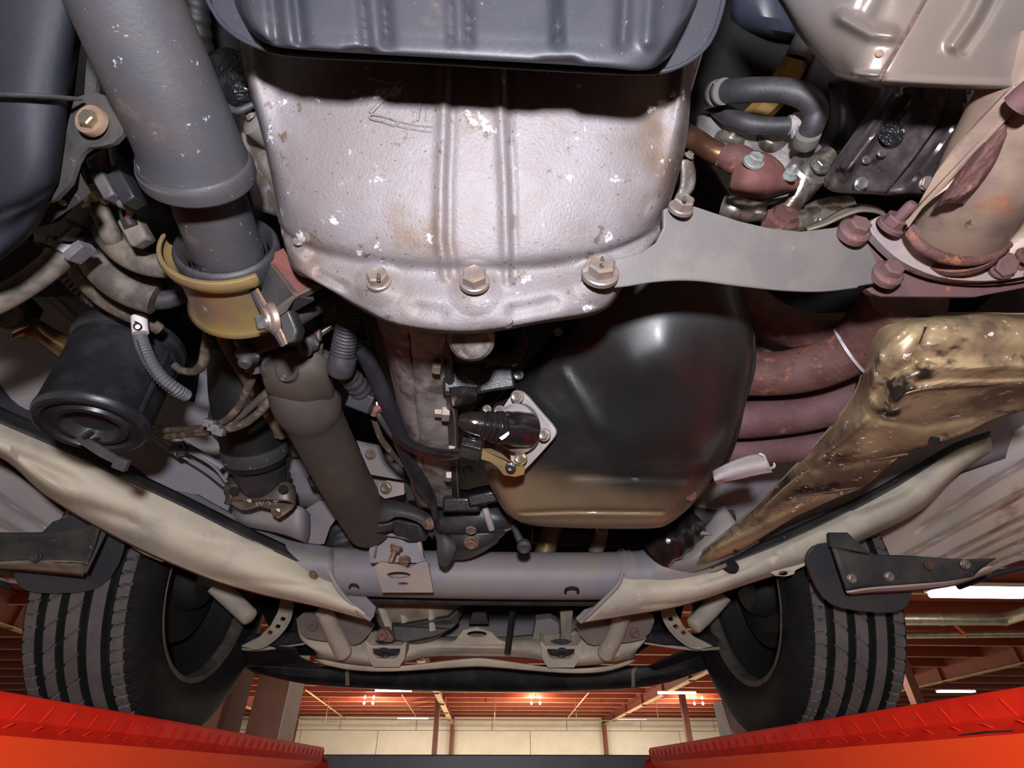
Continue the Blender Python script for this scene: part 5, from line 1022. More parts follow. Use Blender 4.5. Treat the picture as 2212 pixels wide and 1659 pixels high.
q = mk('sleeve', tube([(301, 686, .60, 15.5), (302, 704, .596, 15.5), (304, 720, .594, 15.5)], 22), m_white, t, lab='white sleeve')
text(q, 'Q', P(297, 704, .584), C(-1, .05, .1), C(0, -1, 0), .0125, m_ink, 'letter_mark', .0004)
# ------------------------------------------------------------------ fat shaft, centre bearing
t = T('rear_shaft', 'fat grey speckled shaft with a rolled collar at the top of the picture', 'propeller shaft', P(380, 250, .4))
mk('tube', tube([(232, -120, .318, 117), (256, -40, .330, 114), (298, 60, .348, 113), (342, 160, .368, 111), (378, 240, .386, 107), (408, 310, .404, 106), (420, 345, .414, 110), (424, 362, .419, 112)], 56, 8), m_shaft, t)
mk('collar', tube([(420, 348, .414, 111), (424, 358, .417, 115), (427, 368, .420, 115.5), (430, 377, .423, 114), (432, 383, .425, 108)], 56, 5), m_shaft, t)
mk('inner_tube', tube([(428, 366, .432, 77), (455, 440, .455, 75.5), (478, 505, .478, 73.5), (490, 538, .490, 72)], 48), m_shaft, t)
mk('slinger', tube([(488, 530, .488, 73), (493, 545, .493, 72), (498, 562, .499, 68)], 48), m_shaft, t)
mk('weld_line', tube([(486, 527, .4865, 74.2), (488, 532, .489, 74.2)], 48, 3), m_dark, t)
t = T('centre_bearing', 'black rubber bearing ring in a yellow plated bracket around the shaft', 'bearing', P(490, 580, .51))
A = P(487, 525, .492); ax = (P(545, 680, .57) - P(428, 366, .432)).normalized()
rr = .0515
mk('rubber_ring', lathe(A, ax, [(.016, .036), (.010, .037), (.004, .0395), (.000, .042), (.001, .0445), (.004, rr * .90), (.012, rr * .90), (.03, rr * .88), (.034, .042), (.036, .034), (.034, .032), (.022, .034)], 64, cap=False), m_rubber, t)
mk('inner_sleeve', lathe(A, ax, [(.008, .0345), (.024, .0345), (.03, .033), (.03, .0)], 48, cap=False), m_shaftbrown, t)
ref = C(-1, .2, 0)
prof = [(-.001, rr * 1.03), (.000, rr * 1.08), (.003, rr * 1.10), (.010, rr * 1.07), (.014, rr * .98), (.0165, rr * .93), (.020, rr * .92), (.040, rr * .93), (.056, rr * .94), (.064, rr * .97), (.070, rr * 1.0), (.074, rr * 1.06)]
ax2, a_, b_ = frame(ax)
mk('yellow_band', lathe(A, ax, prof, 60, .12, math.pi * .80, ref=ref) if (ax.cross(ref)).dot(C(0, -1, 0)) > 0 else lathe(A, ax, prof, 60, -math.pi * .80, -.12, ref=ref), m_zinc, t, solid=.003, lab='yellow plated band')
mk('slot_hole', lathe(P(508, 663, .508), C(.1, -.7, .7), [(-.002, .007), (.0012, .0072), (.0012, 0)], 18, cap=False), m_dark, t)
mk('rear_ear', plate([(388, 465, .53), (398, 478, .52), (412, 500, .51), (405, 510, .51), (388, 490, .52)], .006), m_zincbolt, t)
bolt(t, 402, 498, .50, 10, m_zincbolt, ax=C(-.7, .3, .6), wash=1.4)
t = T('bearing_mount', 'black steel block with a red brown plate bolted beside the yellow bearing band', 'bracket', P(620, 660, .5))
mk('side_face', plate([(555, 612, .505), (575, 560, .495), (592, 572, .49), (636, 628, .475), (642, 640, .475), (594, 668, .485), (590, 678, .485), (562, 640, .50)], .02), m_blackdust, t, bev=.001)
mk('top_plate', plate([(574, 556, .495), (612, 536, .498), (626, 560, .495), (636, 592, .49), (660, 604, .485), (690, 612, .482), (636, 640, .474)], .004), m_redplate, t, lab='red brown top plate')
mk('lower_lip', plate([(594, 668, .484), (640, 640, .474), (700, 610, .478), (706, 618, .48), (660, 645, .485), (632, 656, .486), (622, 672, .487), (592, 692, .488)], .004), m_shaftbrown, t, bev=.001)
mk('lower_face', plate([(588, 680, .49), (622, 668, .488), (632, 690, .49), (642, 715, .492), (636, 738, .492), (616, 744, .492), (596, 720, .492)], .02), m_black, t, bev=.002)
mk('edge_flange', tube([(536, 612, .492, 4), (556, 650, .486, 5), (580, 690, .482, 5), (600, 725, .480, 5), (612, 748, .482, 4)], 8, ell=1.6), m_shaft, t)
mk('edge_flange', tube([(546, 608, .490, 3), (566, 648, .483, 4), (590, 688, .479, 4), (608, 722, .477, 4), (618, 744, .479, 3)], 8, ell=1.6), m_boltrust, t)
ax = C(-.78, -.22, .55)
mk('washer', lathe(P(586, 690, .482), ax, [(-.004, .0155), (.0, .0155), (.002, .014), (.003, .0115), (.006, .011), (.0065, .008)], 28), m_bolt, t)
bolt(t, 572, 696, .474, 15, m_boltsilver, ax=ax, wash=1.25, h=1.2)
mk('sleeve', tubew([P(630, 690, .52), P(716, 640, .56)], [.010, .010], 16), m_black, t)
# ------------------------------------------------------------------ universal joint and front shaft
t = T('front_shaft', 'brown grey propeller shaft with a bolted universal joint dropping to the grey tube', 'propeller shaft', P(700, 930, .75))
mk('tube', tube([(640, 806, .668, 30), (645, 818, .672, 58), (652, 838, .68, 70), (664, 872, .70, 71), (676, 900, .725, 62), (700, 950, .775, 58.5), (735, 1020, .85, 55), (770, 1085, .93, 52), (800, 1135, 1.0, 50)], 44), m_shaftbrown, t)
mk('yoke', surf([[(570, 800, .635), (590, 772, .62), (630, 756, .612), (670, 758, .615), (700, 775, .63), (712, 800, .655)], [(576, 830, .64), (600, 815, .62), (640, 800, .61), (680, 800, .617), (704, 812, .635), (715, 835, .665)],
                 [(588, 852, .66), (612, 850, .64), (650, 845, .632), (688, 838, .64), (708, 848, .66), (718, 860, .69)], [(606, 870, .70), (628, 880, .675), (660, 882, .668), (692, 872, .675), (708, 872, .69), (720, 880, .72)]], 6, 6), m_shaftbrown, t, solid=.008)
mk('cross_cap', lathe(P(622, 796, .612), C(-.25, .1, 1), [(-.006, .0165), (.0, .0165), (.003, .0155), (.004, .0125), (.002, .0115), (.002, 0)], 28, cap=False), m_shaft, t)
for (u, v, d) in ((590, 790, .63), (690, 782, .635)): mk('yoke_ear', lathe(P(u, v, d), C(0, .3, 1), [(-.02, .017), (.0, .017), (.004, .012), (.004, 0)], 20, cap=False), m_black, t)
mk('flange', plate([(502, 708, .60), (540, 700, .60), (600, 712, .60), (640, 726, .60), (690, 708, .60), (690, 735, .60), (660, 745, .60), (600, 748, .60), (535, 766, .595), (514, 760, .595), (502, 738, .60)], .010), m_flangepurple, t, bev=.002)
for (u, v) in ((535, 768), (664, 742)):
    q = join(lathe(P(u, v, .60), C(.05, -.75, .6), [(-.008, .013), (.002, .013), (.004, .011), (.006, .008), (.013, .0075), (.015, .006), (.015, 0)], 18, cap=False)); mk('stud_nut', q, m_shaft, t)
bolt(t, 521, 733, .592, 10, m_shaft, ax=C(-.1, .4, .9), h=.8)
mk('trunnion', tubew([P(548, 765, .63), P(548, 800, .64)], [.011, .010], 14), m_flangepurple, t)
mk('stud_neck', tubew([P(675, 745, .62), P(680, 790, .64)], [.012, .012], 14), m_shaftbrown, t)
# ------------------------------------------------------------------ pipes near the joint
mk('fuel_pipe', tube([(452, 660, .62, 11), (452, 700, .63, 10.5), (445, 750, .645, 10.5), (438, 785, .655, 11), (420, 802, .665, 9), (392, 800, .67, 8), (376, 788, .67, 8)], 14), m_brownpipe,
   L=('thin dirty pipe bending up beside the canister lid', 'pipe'))
mk('bent_pipe', tube([(466, 670, .70, 9), (480, 730, .72, 11), (515, 790, .75, 12), (548, 840, .78, 13), (580, 890, .82, 14), (612, 938, .86, 15)], 14), m_pipetan,
   L=('long tan pipe passing diagonally behind the universal joint', 'pipe'))
t = T('brake_lines', 'three dark pipes clipped together in front of the black air duct', 'pipe', P(470, 915, .72))
for pts in ([(552, 795, .66, 8), (540, 830, .67, 8.5), (520, 872, .69, 8.5), (495, 902, .70, 8), (465, 918, .715, 7.5), (420, 926, .74, 7), (318, 932, .80, 6)],
            [(585, 840, .70, 9), (550, 872, .705, 8), (520, 898, .71, 8), (490, 918, .715, 8), (455, 926, .72, 7), (400, 934, .755, 6), (355, 940, .79, 6)],
            [(590, 856, .70, 10), (560, 890, .705, 9), (525, 916, .71, 9), (480, 930, .715, 7.5), (420, 938, .745, 6), (350, 945, .79, 6)]):
    mk('line', tube(pts, 12), m_brownpipe, t)
mk('clip', join(*[boxw(P(u, v, .69), C(1, -.3, 0) * .007, C(.3, 1, 0) * .005, C(0, 0, 1) * .006) for u, v in ((452, 914), (464, 924), (474, 932))]), m_grayplas, t, bev=.001)
t = T('air_duct', 'black round rubber duct with a metal clamp above the bolted brown plate', 'duct', P(550, 930, .85))
mk('duct', tube([(515, 740, .83, 60), (528, 850, .86, 68), (546, 940, .89, 66), (552, 975, .90, 64)], 32), m_rubblack, t)
q = mk('clamp', tube([(549, 958, .893, 67), (551, 968, .896, 67.5), (553, 978, .90, 67)], 32), m_shaft, t, lab='grey metal clamp')
mk('clamp_screw', tubew([P(596, 928, .86), P(602, 945, .86)], [.006, .006], 12), m_bolt, q)
mk('cuff', tube([(552, 980, .905, 65), (555, 996, .91, 62)], 32), m_rubblack, t)
mk('lower_pipe', tube([(556, 992, .92, 56), (566, 1030, .94, 50), (574, 1062, .96, 44)], 28), m_rubber, t)
t = T('bolted_plate', 'brown steel saddle plate with four bolts and faint scratched letters', 'bracket', P(560, 1080, .93))
mk('saddle', surf([[(484, 1052, .94), (510, 1044, .93), (540, 1052, .93), (570, 1050, .93), (600, 1044, .93), (622, 1042, .935), (636, 1052, .945)], [(488, 1068, .93), (512, 1066, .92), (540, 1064, .922), (570, 1062, .922), (600, 1060, .92), (624, 1062, .925), (638, 1072, .935)],
                   [(490, 1082, .925), (512, 1082, .915), (540, 1080, .915), (570, 1080, .915), (600, 1082, .915), (624, 1084, .92), (637, 1092, .93)]], 5, 5), m_brownplate, t, solid=.004)
mk('lower_ear', plate([(488, 1082, .92), (560, 1080, .915), (637, 1090, .925), (630, 1100, .92), (615, 1112, .915), (600, 1121, .912), (586, 1112, .912), (584, 1100, .913), (560, 1094, .914), (535, 1102, .914), (520, 1102, .914)], .004), m_brownplate, t, bev=.001)
mk('raised_end', surf([[(484, 1052, .94), (490, 1072, .925), (486, 1088, .925)], [(492, 1046, .93), (500, 1070, .915), (496, 1092, .918)]], 5, 4), m_brownplate, t, solid=.004)
for (u, v, m, a) in ((506, 1062, m_dark, 0), (612, 1058, m_dark, 0), (535, 1086, m_zincbolt, 1), (598, 1106, m_zincbolt, 1)):
    bolt(t, u, v, .912, 8, m, ax=C(0, -.2, 1), wash=1.3, h=.7)
for p in ([(553, 1084), (556, 1092), (560, 1084)], [(562, 1084), (565, 1091), (570, 1083)], [(576, 1088), (580, 1084), (584, 1088), (580, 1091)], [(590, 1083), (602, 1082)], [(596, 1083), (596, 1091)]):
    mk('scratch', tube([(u, v, .9125, .9) for u, v in p], 5, 3), m_greyw, t)
for (u, v) in ((508, 1036), (608, 1032)):
    mk('stud', lathe(P(u, v, .96), C(0, -.7, .7), [(-.01, .014), (.008, .014), (.01, .009), (.03, .009)], 16), m_rubber, t)
t = T('pipe_clip', 'small dark two-pipe clip block on the grey rail wall', 'clip', P(385, 970, .93))
mk('block', plate([(372, 955, .92), (392, 953, .92), (403, 968, .92), (396, 985, .92), (384, 990, .92), (362, 975, .92)], .008, [ring(390, 965, .92, 4, 4, 8), ring(383, 983, .92, 4, 4, 8)]), m_shaft, t, bev=.001)
for pts in ([(315, 935, .95, 2.5), (365, 975, .935, 2.5), (400, 990, .94, 2.5), (440, 1015, .95, 2.5), (480, 1045, .94, 3)], [(330, 938, .95, 2.5), (372, 962, .935, 2.5), (405, 975, .94, 2.5), (458, 1005, .95, 3), (490, 1042, .94, 3)]):
    mk('line', tube(pts, 8), m_rail, t)
t = T('cable_guide', 'dark cable passing through a grey ring clamp beside the lower propeller shaft', 'cable', P(660, 1000, .95))
mk('cable', tube([(580, 880, .88, 13), (600, 905, .89, 13), (622, 935, .90, 12)], 14), m_brownpipe, t)
mk('cable_thin', tube([(622, 934, .90, 8), (645, 965, .92, 8), (668, 1005, .95, 8.5), (684, 1035, .97, 8.5), (694, 1055, .98, 8), (720, 1082, 1.0, 8)], 12), m_blackdust, t)
mk('collar', tube([(618, 928, .895, 14), (624, 936, .90, 14)], 16), m_bolt, t)
mk('ring_clamp', tube([(680, 1028, .955, 17), (684, 1036, .958, 17.5), (687, 1042, .96, 17)], 20), m_shaft, t)
mk('rail_cross', tube([(600, 975, 1.02, 12), (700, 978, 1.03, 12), (850, 990, 1.05, 11)], 12), m_rail, L=('horizontal grey pipe ridge behind the lower propeller shaft', 'pipe'))
mk('rail_web', surf([[(600, 985, 1.06), (720, 990, 1.06), (860, 1000, 1.08), (980, 1010, 1.1)], [(620, 1090, 1.09), (720, 1100, 1.09), (860, 1100, 1.1), (980, 1100, 1.12)]], 3, 3), m_rail, solid=.003,
   L=('grey body web behind the lower propeller shaft and its cables', 'panel'))
t = T('rail_tab', 'small grey web tab with a bolt between the shaft and the hanging cables', 'bracket', P(810, 985, 1.0))
mk('tab', plate([(770, 952, 1.0), (820, 962, 1.0), (838, 1000, 1.0), (900, 1010, 1.02), (885, 1040, 1.02), (800, 1025, 1.0)], .004), m_rail, t)
bolt(t, 800, 981, .995, 8, m_boltrust, ax=C(-.1, .1, 1))
# ------------------------------------------------------------------ loom hoses right of the shaft
t = T('loom_hose', 'black corrugated loom hose hanging below the silver housing with a cut elbow end', 'hose', P(745, 700, .6))
mk('upper_hose', tube([(762, 610, .57, 22), (757, 660, .58, 24), (750, 710, .592, 25), (742, 755, .602, 26), (738, 780, .607, 28), (736, 796, .612, 27)], 22, corr=(.0042, .05)), m_rubber, t)
mk('cuff', tube([(742, 768, .603, 29), (737, 790, .606, 30), (735, 800, .61, 29)], 22), m_rubber, t)
mk('elbow', tube([(740, 800, .63, 22), (765, 825, .65, 23), (785, 850, .67, 24), (790, 862, .68, 24)], 20, corr=(.01, .05)), m_rubber, t)
mk('elbow_end', boxw(P(782, 866, .67), C(1, -.4, 0) * .016, C(.4, 1, 0) * .012, C(0, 0, 1) * .012), m_plastic, t, bev=.002)
mk('wires', tube([(798, 862, .68, 4), (812, 868, .68, 4), (815, 880, .68, 4)], 8), m_copper, t)
t = T('black_loom', 'smooth black loom tube splitting into a bent cable towards the oil sensor', 'cable', P(830, 880, .68))
mk('upper', tube([(772, 750, .62, 17), (790, 772, .63, 18), (812, 815, .65, 18), (834, 865, .675, 18), (852, 910, .70, 17), (866, 942, .715, 15)], 20), m_loom, t)
mk('mouth', tube([(776, 742, .625, 19), (782, 750, .622, 20)], 20), m_loom, t)
mk('branch', tube([(855, 938, .715, 14), (880, 958, .71, 13), (915, 974, .70, 12.5), (955, 981, .685, 12), (990, 980, .66, 12), (1015, 972, .62, 11)], 16), m_oil, t)
mk('lower', tube([(860, 950, .74, 13), (880, 985, .77, 16), (905, 1030, .81, 19), (925, 1065, .85, 16), (935, 1090, .88, 9), (945, 1130, .90, 6), (952, 1148, .905, 4)], 18), m_loom, t)
t = T('clamped_wire', 'thin wire held by a rusty pink clamp in front of the black loom tube', 'wire', P(825, 890, .68))
mk('wire', tube([(812, 880, .69, 6), (820, 900, .69, 7), (845, 938, .71, 7), (880, 975, .75, 8), (905, 1005, .79, 8), (928, 1045, .83, 8), (936, 1080, .86, 7), (940, 1115, .89, 6)], 12), m_rubber, t)
mk('wire', tube([(808, 905, .72, 7), (822, 945, .74, 7), (838, 968, .76, 7), (860, 995, .79, 6), (872, 1005, .80, 5)], 10), m_brownpipe, t)
q = mk('clamp', tube([(806, 896, .685, 8), (812, 884, .682, 9), (826, 882, .682, 9), (834, 890, .682, 7)], 12), m_rustpink, t, lab='rusty pink clamp')
mk('clamp_screw', tubew([P(818, 882, .676), P(834, 868, .676)], [.004, .003], 10), m_rustpink, q)
mk('brass_rod', tube([(688, 722, .62, 8), (715, 705, .625, 7), (742, 690, .63, 7)], 12), m_zincbolt, L=('short brass coloured rod behind the universal joint', 'rod'))
mk('brass_fitting', join(lathe(P(722, 618, .60), C(0, .2, 1), [(-.01, .010), (0, .010), (.004, .006), (.004, 0)], 6, cap=False), boxw(P(715, 660, .62), C(1, .2, 0) * .008, C(0, 1, 0) * .02, C(0, 0, 1) * .004)), m_zincdark,
   L=('dull brass fitting in the shadow beside the silver housing rim', 'fitting'))
# ------------------------------------------------------------------ silver shield in the upper corner
t = T('muffler_shield', 'pale steel box shaped shield with pressed ribs and rust spots in the upper corner', 'heat shield', P(2000, 90, .36))
mk('shell', surf([[(1590, -120, .42), (1640, -120, .40), (1760, -120, .375), (1900, -120, .352), (1985, -120, .346), (2080, -120, .345), (2220, -120, .345), (2420, -120, .35)],
                  [(1680, 0, .42), (1700, 0, .40), (1790, 0, .378), (1905, 0, .355), (1985, 0, .349), (2080, 0, .347), (2220, 0, .347), (2420, 0, .352)],
                  [(1728, 80, .42), (1744, 78, .402), (1800, 84, .382), (1880, 92, .360), (1950, 92, .353), (2060, 92, .351), (2220, 95, .351), (2420, 100, .356)],
                  [(1772, 132, .42), (1784, 134, .402), (1815, 140, .386), (1858, 148, .366), (1918, 152, .358), (2050, 158, .355), (2220, 164, .355), (2420, 172, .36)],
                  [(1800, 160, .42), (1808, 162, .405), (1828, 168, .39), (1862, 175, .372), (1912, 180, .364), (2050, 187, .360), (2220, 194, .360), (2420, 205, .365)],
                  [(1806, 166, .44), (1814, 168, .43), (1832, 174, .42), (1866, 180, .41), (1914, 185, .40), (2050, 192, .40), (2220, 199, .40), (2420, 210, .40)]], 30, 26,
                 [([(1820, 40), (1880, 72), (1925, 76)], 18, .006), ([(1870, 30), (1905, -40)], 22, -.004), ([(2060, 98), (2100, 40), (2150, -60)], 17, .006), ([(2082, 108), (2125, 45), (2175, -50)], 12, -.003),
                  ([(2010, -20), (1960, 70), (1902, 165)], 3, -.002), ([(1846, 158), (1905, 162)], 7, .003)]), m_silver, t, smooth=60)
for (u, v, r) in ((1957, 15, 10), (1900, 115, 9)): mk('rust_spot', lathe(P(u, v, .3525 if v < 60 else .3565), C(-.2, 0, 1), [(0, r * .35 / F), (.0006, r * .3 / F), (.0007, 0)], 16, cap=False), m_zincbrown, t)
mk('seam', tube([(2012, -20, .346, 1.3), (1960, 70, .350, 1.3), (1908, 160, .357, 1.6), (1902, 176, .362, 1.6)], 6), m_rust, t, lab='thin rust seam')
# catalyst shield, two panels
t = T('catalyst_shield', 'dark stained pressed steel shield in two panels behind the rusty down pipe', 'heat shield', P(1950, 310, .45))
mk('panel', surf([[(1925, 185, .445), (1945, 185, .432), (1985, 185, .428), (2020, 185, .428), (2048, 185, .428)], [(1880, 240, .455), (1905, 238, .440), (1955, 240, .435), (2000, 242, .434), (2036, 245, .434)],
                  [(1830, 310, .465), (1852, 310, .450), (1900, 312, .446), (1950, 315, .444), (1990, 318, .444)], [(1788, 372, .475), (1808, 374, .46), (1850, 376, .456), (1900, 380, .455), (1940, 383, .455)],
                  [(1782, 398, .48), (1798, 404, .468), (1838, 408, .464), (1888, 412, .462), (1915, 414, .462)], [(1786, 404, .50), (1802, 412, .49), (1840, 416, .49), (1888, 418, .49), (1915, 420, .49)]], 8, 8,
                 [([(1930, 205), (1880, 275), (1820, 360)], 12, .008), ([(1912, 255), (1870, 320), (1822, 386)], 7, .005), ([(1960, 210), (1915, 265)], 10, -.004)]), m_catsteel, t, solid=.002)
mk('panel', surf([[(2052, 185, .436), (2090, 185, .425), (2140, 188, .43), (2200, 190, .435)], [(2040, 250, .442), (2080, 252, .431), (2130, 255, .436), (2180, 258, .44)], [(1994, 320, .452), (2036, 322, .442), (2090, 325, .446), (2130, 328, .45)],
                  [(1942, 385, .462), (1985, 388, .453), (2030, 390, .456), (2070, 392, .46)], [(1908, 414, .468), (1950, 416, .460), (2000, 416, .462), (2040, 416, .466)], [(1908, 420, .49), (1950, 421, .49), (2000, 421, .49), (2040, 421, .49)]], 7, 7,
                 [([(2095, 195), (2050, 290), (1965, 400)], 9, .004)]), m_catsteel, t, solid=.002)
for (u, v, d, m) in ((1860, 397, .452, m_boltsilver), (2000, 396, .452, m_bolt)): bolt(t, u, v, d, 12, m, ax=C(-.1, -.25, 1), wash=1.2, h=.8)
for (u, v, d) in ((1906, 330, .442), (2042, 348, .442), (2118, 250, .430), (1872, 345, .447)):
    mk('rivet', lathe(P(u, v, d), C(-.1, 0, 1), [(-.002, .0035), (.0004, .0038), (.001, .003), (.0006, 0)], 14, cap=False), m_catsteel, t)
mk('stain', lathe(P(1926, 288, .4375), C(-.1, 0, 1), [(0, .0105), (.0004, .010), (.0005, 0)], 20, cap=False), m_wetrub, t, lab='wet black oil stain')
# ------------------------------------------------------------------ hose loop
t = T('bypass_hose', 'fat black hose loop with steel spring clamps between the pan and the stained shield', 'hose', P(1680, 230, .5))
mk('hose', tube([(1500, 215, .58, 26), (1535, 205, .555, 25), (1560, 199, .54, 25), (1610, 195, .52, 25), (1665, 194, .508, 25), (1712, 199, .50, 25), (1748, 216, .497, 25), (1763, 240, .50, 25), (1757, 268, .505, 24), (1744, 295, .515, 23)], 24), m_rubber, t)
mk('hose_end', tube([(1744, 296, .517, 20), (1738, 312, .525, 20)], 20), m_rubblack, t)
mk('clamp', tube([(1746, 288, .508, 26), (1742, 300, .514, 26), (1740, 306, .518, 25.5)], 24), m_alu_plain, t, lab='steel band clamp')
for k in (0, 14): mk('clamp', tube([(1546 + k, 202 - k * .25, .546 - k * .0008, 26.5), (1550 + k, 201 - k * .25, .543 - k * .0008, 26.5)], 24, 3), m_alu_plain, t, lab='thin wire clamp')
for (u, v) in ((1545, 178), (1558, 174), (1572, 176)): mk('clamp_ear', tubew([P(u, v + 6, .53), P(u - 3, v - 4, .528)], [.0016, .0012], 8), m_bolt, t)
t = T('lower_hose', 'thinner black hose curving below the fat hose loop', 'hose', P(1640, 265, .53))
mk('hose', tube([(1535, 215, .60, 18), (1552, 235, .575, 18), (1585, 256, .555, 18.5), (1625, 268, .545, 18.5), (1670, 272, .54, 18), (1712, 270, .535, 17)], 20), m_rubber, t)
mk('clamp', tube([(1704, 270, .533, 20), (1716, 268, .532, 20), (1726, 266, .532, 19.5)], 20), m_greyw, t, lab='pale steel clamp')
for (u, v) in ((1718, 252), (1731, 250), (1718, 290)): mk('clamp_ear', boxw(P(u, v, .525), C(1, 0, 0) * .003, C(0, 1, 0) * .0035, C(0, 0, 1) * .003), m_greyw, t, bev=.0008)
mk('clamp_bridge', boxw(P(1727, 260, .525), C(1, 0, 0) * .0025, C(0, 1, 0) * .007, C(0, 0, 1) * .003), m_greyw, t, bev=.0005)
t = T('amber_pipe', 'amber brown plastic pipe passing behind the fat black hose loop', 'pipe', P(1680, 190, .6))
mk('pipe', tube([(1718, 128, .60, 34), (1700, 165, .61, 34), (1668, 215, .625, 33), (1620, 262, .64, 30)], 6, ell=.8), m_amber, t, smooth=30)
mk('grey_end', tube([(1760, 40, .59, 26), (1740, 90, .595, 27), (1722, 132, .60, 28)], 16), m_shaft, t)
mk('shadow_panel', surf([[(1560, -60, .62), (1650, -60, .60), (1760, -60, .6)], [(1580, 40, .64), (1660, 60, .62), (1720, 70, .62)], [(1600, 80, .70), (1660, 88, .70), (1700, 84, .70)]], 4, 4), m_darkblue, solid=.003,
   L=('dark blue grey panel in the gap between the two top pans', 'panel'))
mk('black_box', surf([[(1790, 180, .50), (1840, 170, .49), (1920, 180, .50)], [(1790, 250, .53), (1830, 255, .515), (1880, 260, .51)], [(1768, 315, .56), (1800, 318, .545), (1850, 310, .53)], [(1760, 340, .58), (1790, 335, .57), (1820, 330, .56)]], 5, 5), m_plastic, solid=.004,
   L=('smooth black plastic case between the hose loop and the stained shield', 'case'))
# alloy plate with plugs
t = T('alloy_housing', 'grey alloy bracket plate with two round plugs under the black hoses', 'casting', P(1640, 340, .57))
mk('plate', plate([(1504, 250, .59), (1560, 238, .585), (1640, 248, .58), (1720, 282, .565), (1775, 305, .555), (1810, 330, .55), (1790, 360, .555), (1745, 385, .56), (1720, 420, .565), (1640, 442, .57), (1580, 432, .575), (1540, 370, .58), (1506, 310, .585)], .012), m_alu_oily2, t, bev=.002)
for (u, v) in ((1573, 308), (1666, 304)):
    mk('plug', lathe(P(u, v, .572), C(.1, .55, .8), [(-.006, .0165), (.004, .0165), (.006, .0155), (.006, .0125), (.001, .012), (.001, 0)], 30, cap=False), m_alu_shiny, t)
mk('elbow', tube([(1790, 335, .535, 22), (1745, 372, .535, 22), (1725, 410, .54, 24), (1700, 450, .55, 26), (1670, 480, .56, 26)], 18), m_alu_shiny, t)
mk('boss', lathe(P(1752, 362, .535), C(.1, .35, .9), [(-.03, .021), (0, .021), (.003, .018), (.003, .0)], 26, cap=False), m_alu_shiny, t)
bolt(t, 1772, 358, .522, 13, m_boltsilver, ax=C(.1, .35, .9), wash=1.6, h=1.0)
for pts in ([(1560, 448, .57, 24), (1590, 452, .565, 30), (1640, 452, .57, 26)], [(1745, 470, .56, 28), (1780, 462, .55, 34), (1830, 452, .55, 30)], [(1700, 492, .54, 22), (1730, 480, .54, 26), (1760, 470, .545, 24)]):
    mk('casting_lump', tube(pts, 18, 6), m_alu_shiny, t)
mk('washer', lathe(P(1800, 472, .53), C(0, .3, 1), [(0, .0145), (.002, .014), (.002, .006)], 24), m_alu_shiny, t)
t = T('copper_tube', 'brownish copper tube entering a rust red flange block with pale bolts', 'pipe', P(1580, 340, .5))
mk('tube', tube([(1470, 285, .53, 23), (1500, 302, .52, 23), (1535, 325, .51, 23), (1570, 340, .505, 24)], 22), m_copper, t)
mk('ferrule', tube([(1556, 334, .507, 24.5), (1568, 339, .506, 25)], 22), m_bolt, t)
mk('weld_collar', tube([(1566, 338, .505, 25), (1582, 342, .50, 30), (1600, 348, .50, 31), (1622, 356, .50, 26)], 20), m_rust, t)
mk('flange_block', surf([[(1592, 340, .50), (1622, 330, .49), (1660, 340, .492), (1685, 360, .50), (1692, 384, .508), (1720, 392, .515)], [(1586, 372, .495), (1620, 365, .48), (1656, 370, .482), (1684, 384, .495), (1700, 396, .505), (1722, 400, .512)],
                         [(1580, 400, .50), (1612, 402, .484), (1650, 402, .484), (1682, 402, .495), (1700, 404, .505), (1716, 404, .512)], [(1582, 412, .52), (1615, 420, .51), (1650, 424, .51), (1680, 416, .515), (1698, 410, .52), (1712, 406, .525)]], 6, 6), m_rust2, t, solid=.006)
mk('gasket', plate([(1575, 412, .515), (1640, 430, .512), (1700, 415, .515), (1715, 408, .52), (1700, 424, .52), (1640, 436, .518), (1590, 424, .52)], .004), m_alu_plain, t)
bolt(t, 1628, 350, .478, 15, m_boltpale, ax=C(.1, .5, .85), wash=1.5, h=1.1, lab='pale grey green bolt')
stud(t, 1704, 380, .495, 12, m_boltpale, C(.12, .6, .8), L_=2.2)
mk('rusty_nut', join(lathe(P(1690, 475, .50), C(.1, .6, .8), [(-.01, .017), (.002, .0165), (.004, .012), (.009, .0115), (.01, .008), (.01, 0)], 8, cap=False)), m_rust, smooth=30,
   L=('rusty nut peeking over the middle of the grey stay plate', 'nut'))
o = mk('pipe_shield', surf([[(1738, 492, .53), (1775, 478, .52), (1815, 455, .515), (1850, 443, .515), (1885, 446, .52), (1910, 458, .53)], [(1744, 497, .50), (1782, 486, .495), (1822, 468, .492), (1855, 457, .49), (1888, 458, .495), (1912, 466, .505)]], 6, 4), m_tan, solid=.002,
   L=('curved thin brown shield edge behind the rusty flange bolts', 'shield'))
# ------------------------------------------------------------------ exhaust flange and down pipe
t = T('exhaust_flange', 'rusty bolted exhaust flange pair at the end of the grey stay plate', 'exhaust flange', P(2060, 590, .46))
lo = [(1868, 530), (1878, 508), (1910, 500), (2260, 545), (2280, 600), (2212, 622), (2106, 642), (1904, 641), (1884, 634), (1872, 624), (1920, 606), (1890, 570)]
mk('lower_flange', plate(flat(lo, (1870, 530, .472), (1890, 640, .475), (2260, 600, .475)), .010, dirv=C(0, -.4, -1)), m_rustflange, t, bev=.001)
up2 = [(1876, 494), (1884, 474), (1910, 462), (1950, 456), (1990, 462), (2030, 490), (2090, 520), (2260, 520), (2290, 560), (2250, 590), (2180, 604), (2110, 608), (2040, 602), (1985, 584), (1940, 560), (1905, 528)]
mk('upper_flange', plate(flat(up2, (1880, 490, .455), (2050, 605, .455), (2250, 580, .455)), .010, rnd=1, dirv=C(0, -.5, -1)), m_flangegrey, t, bev=.001)
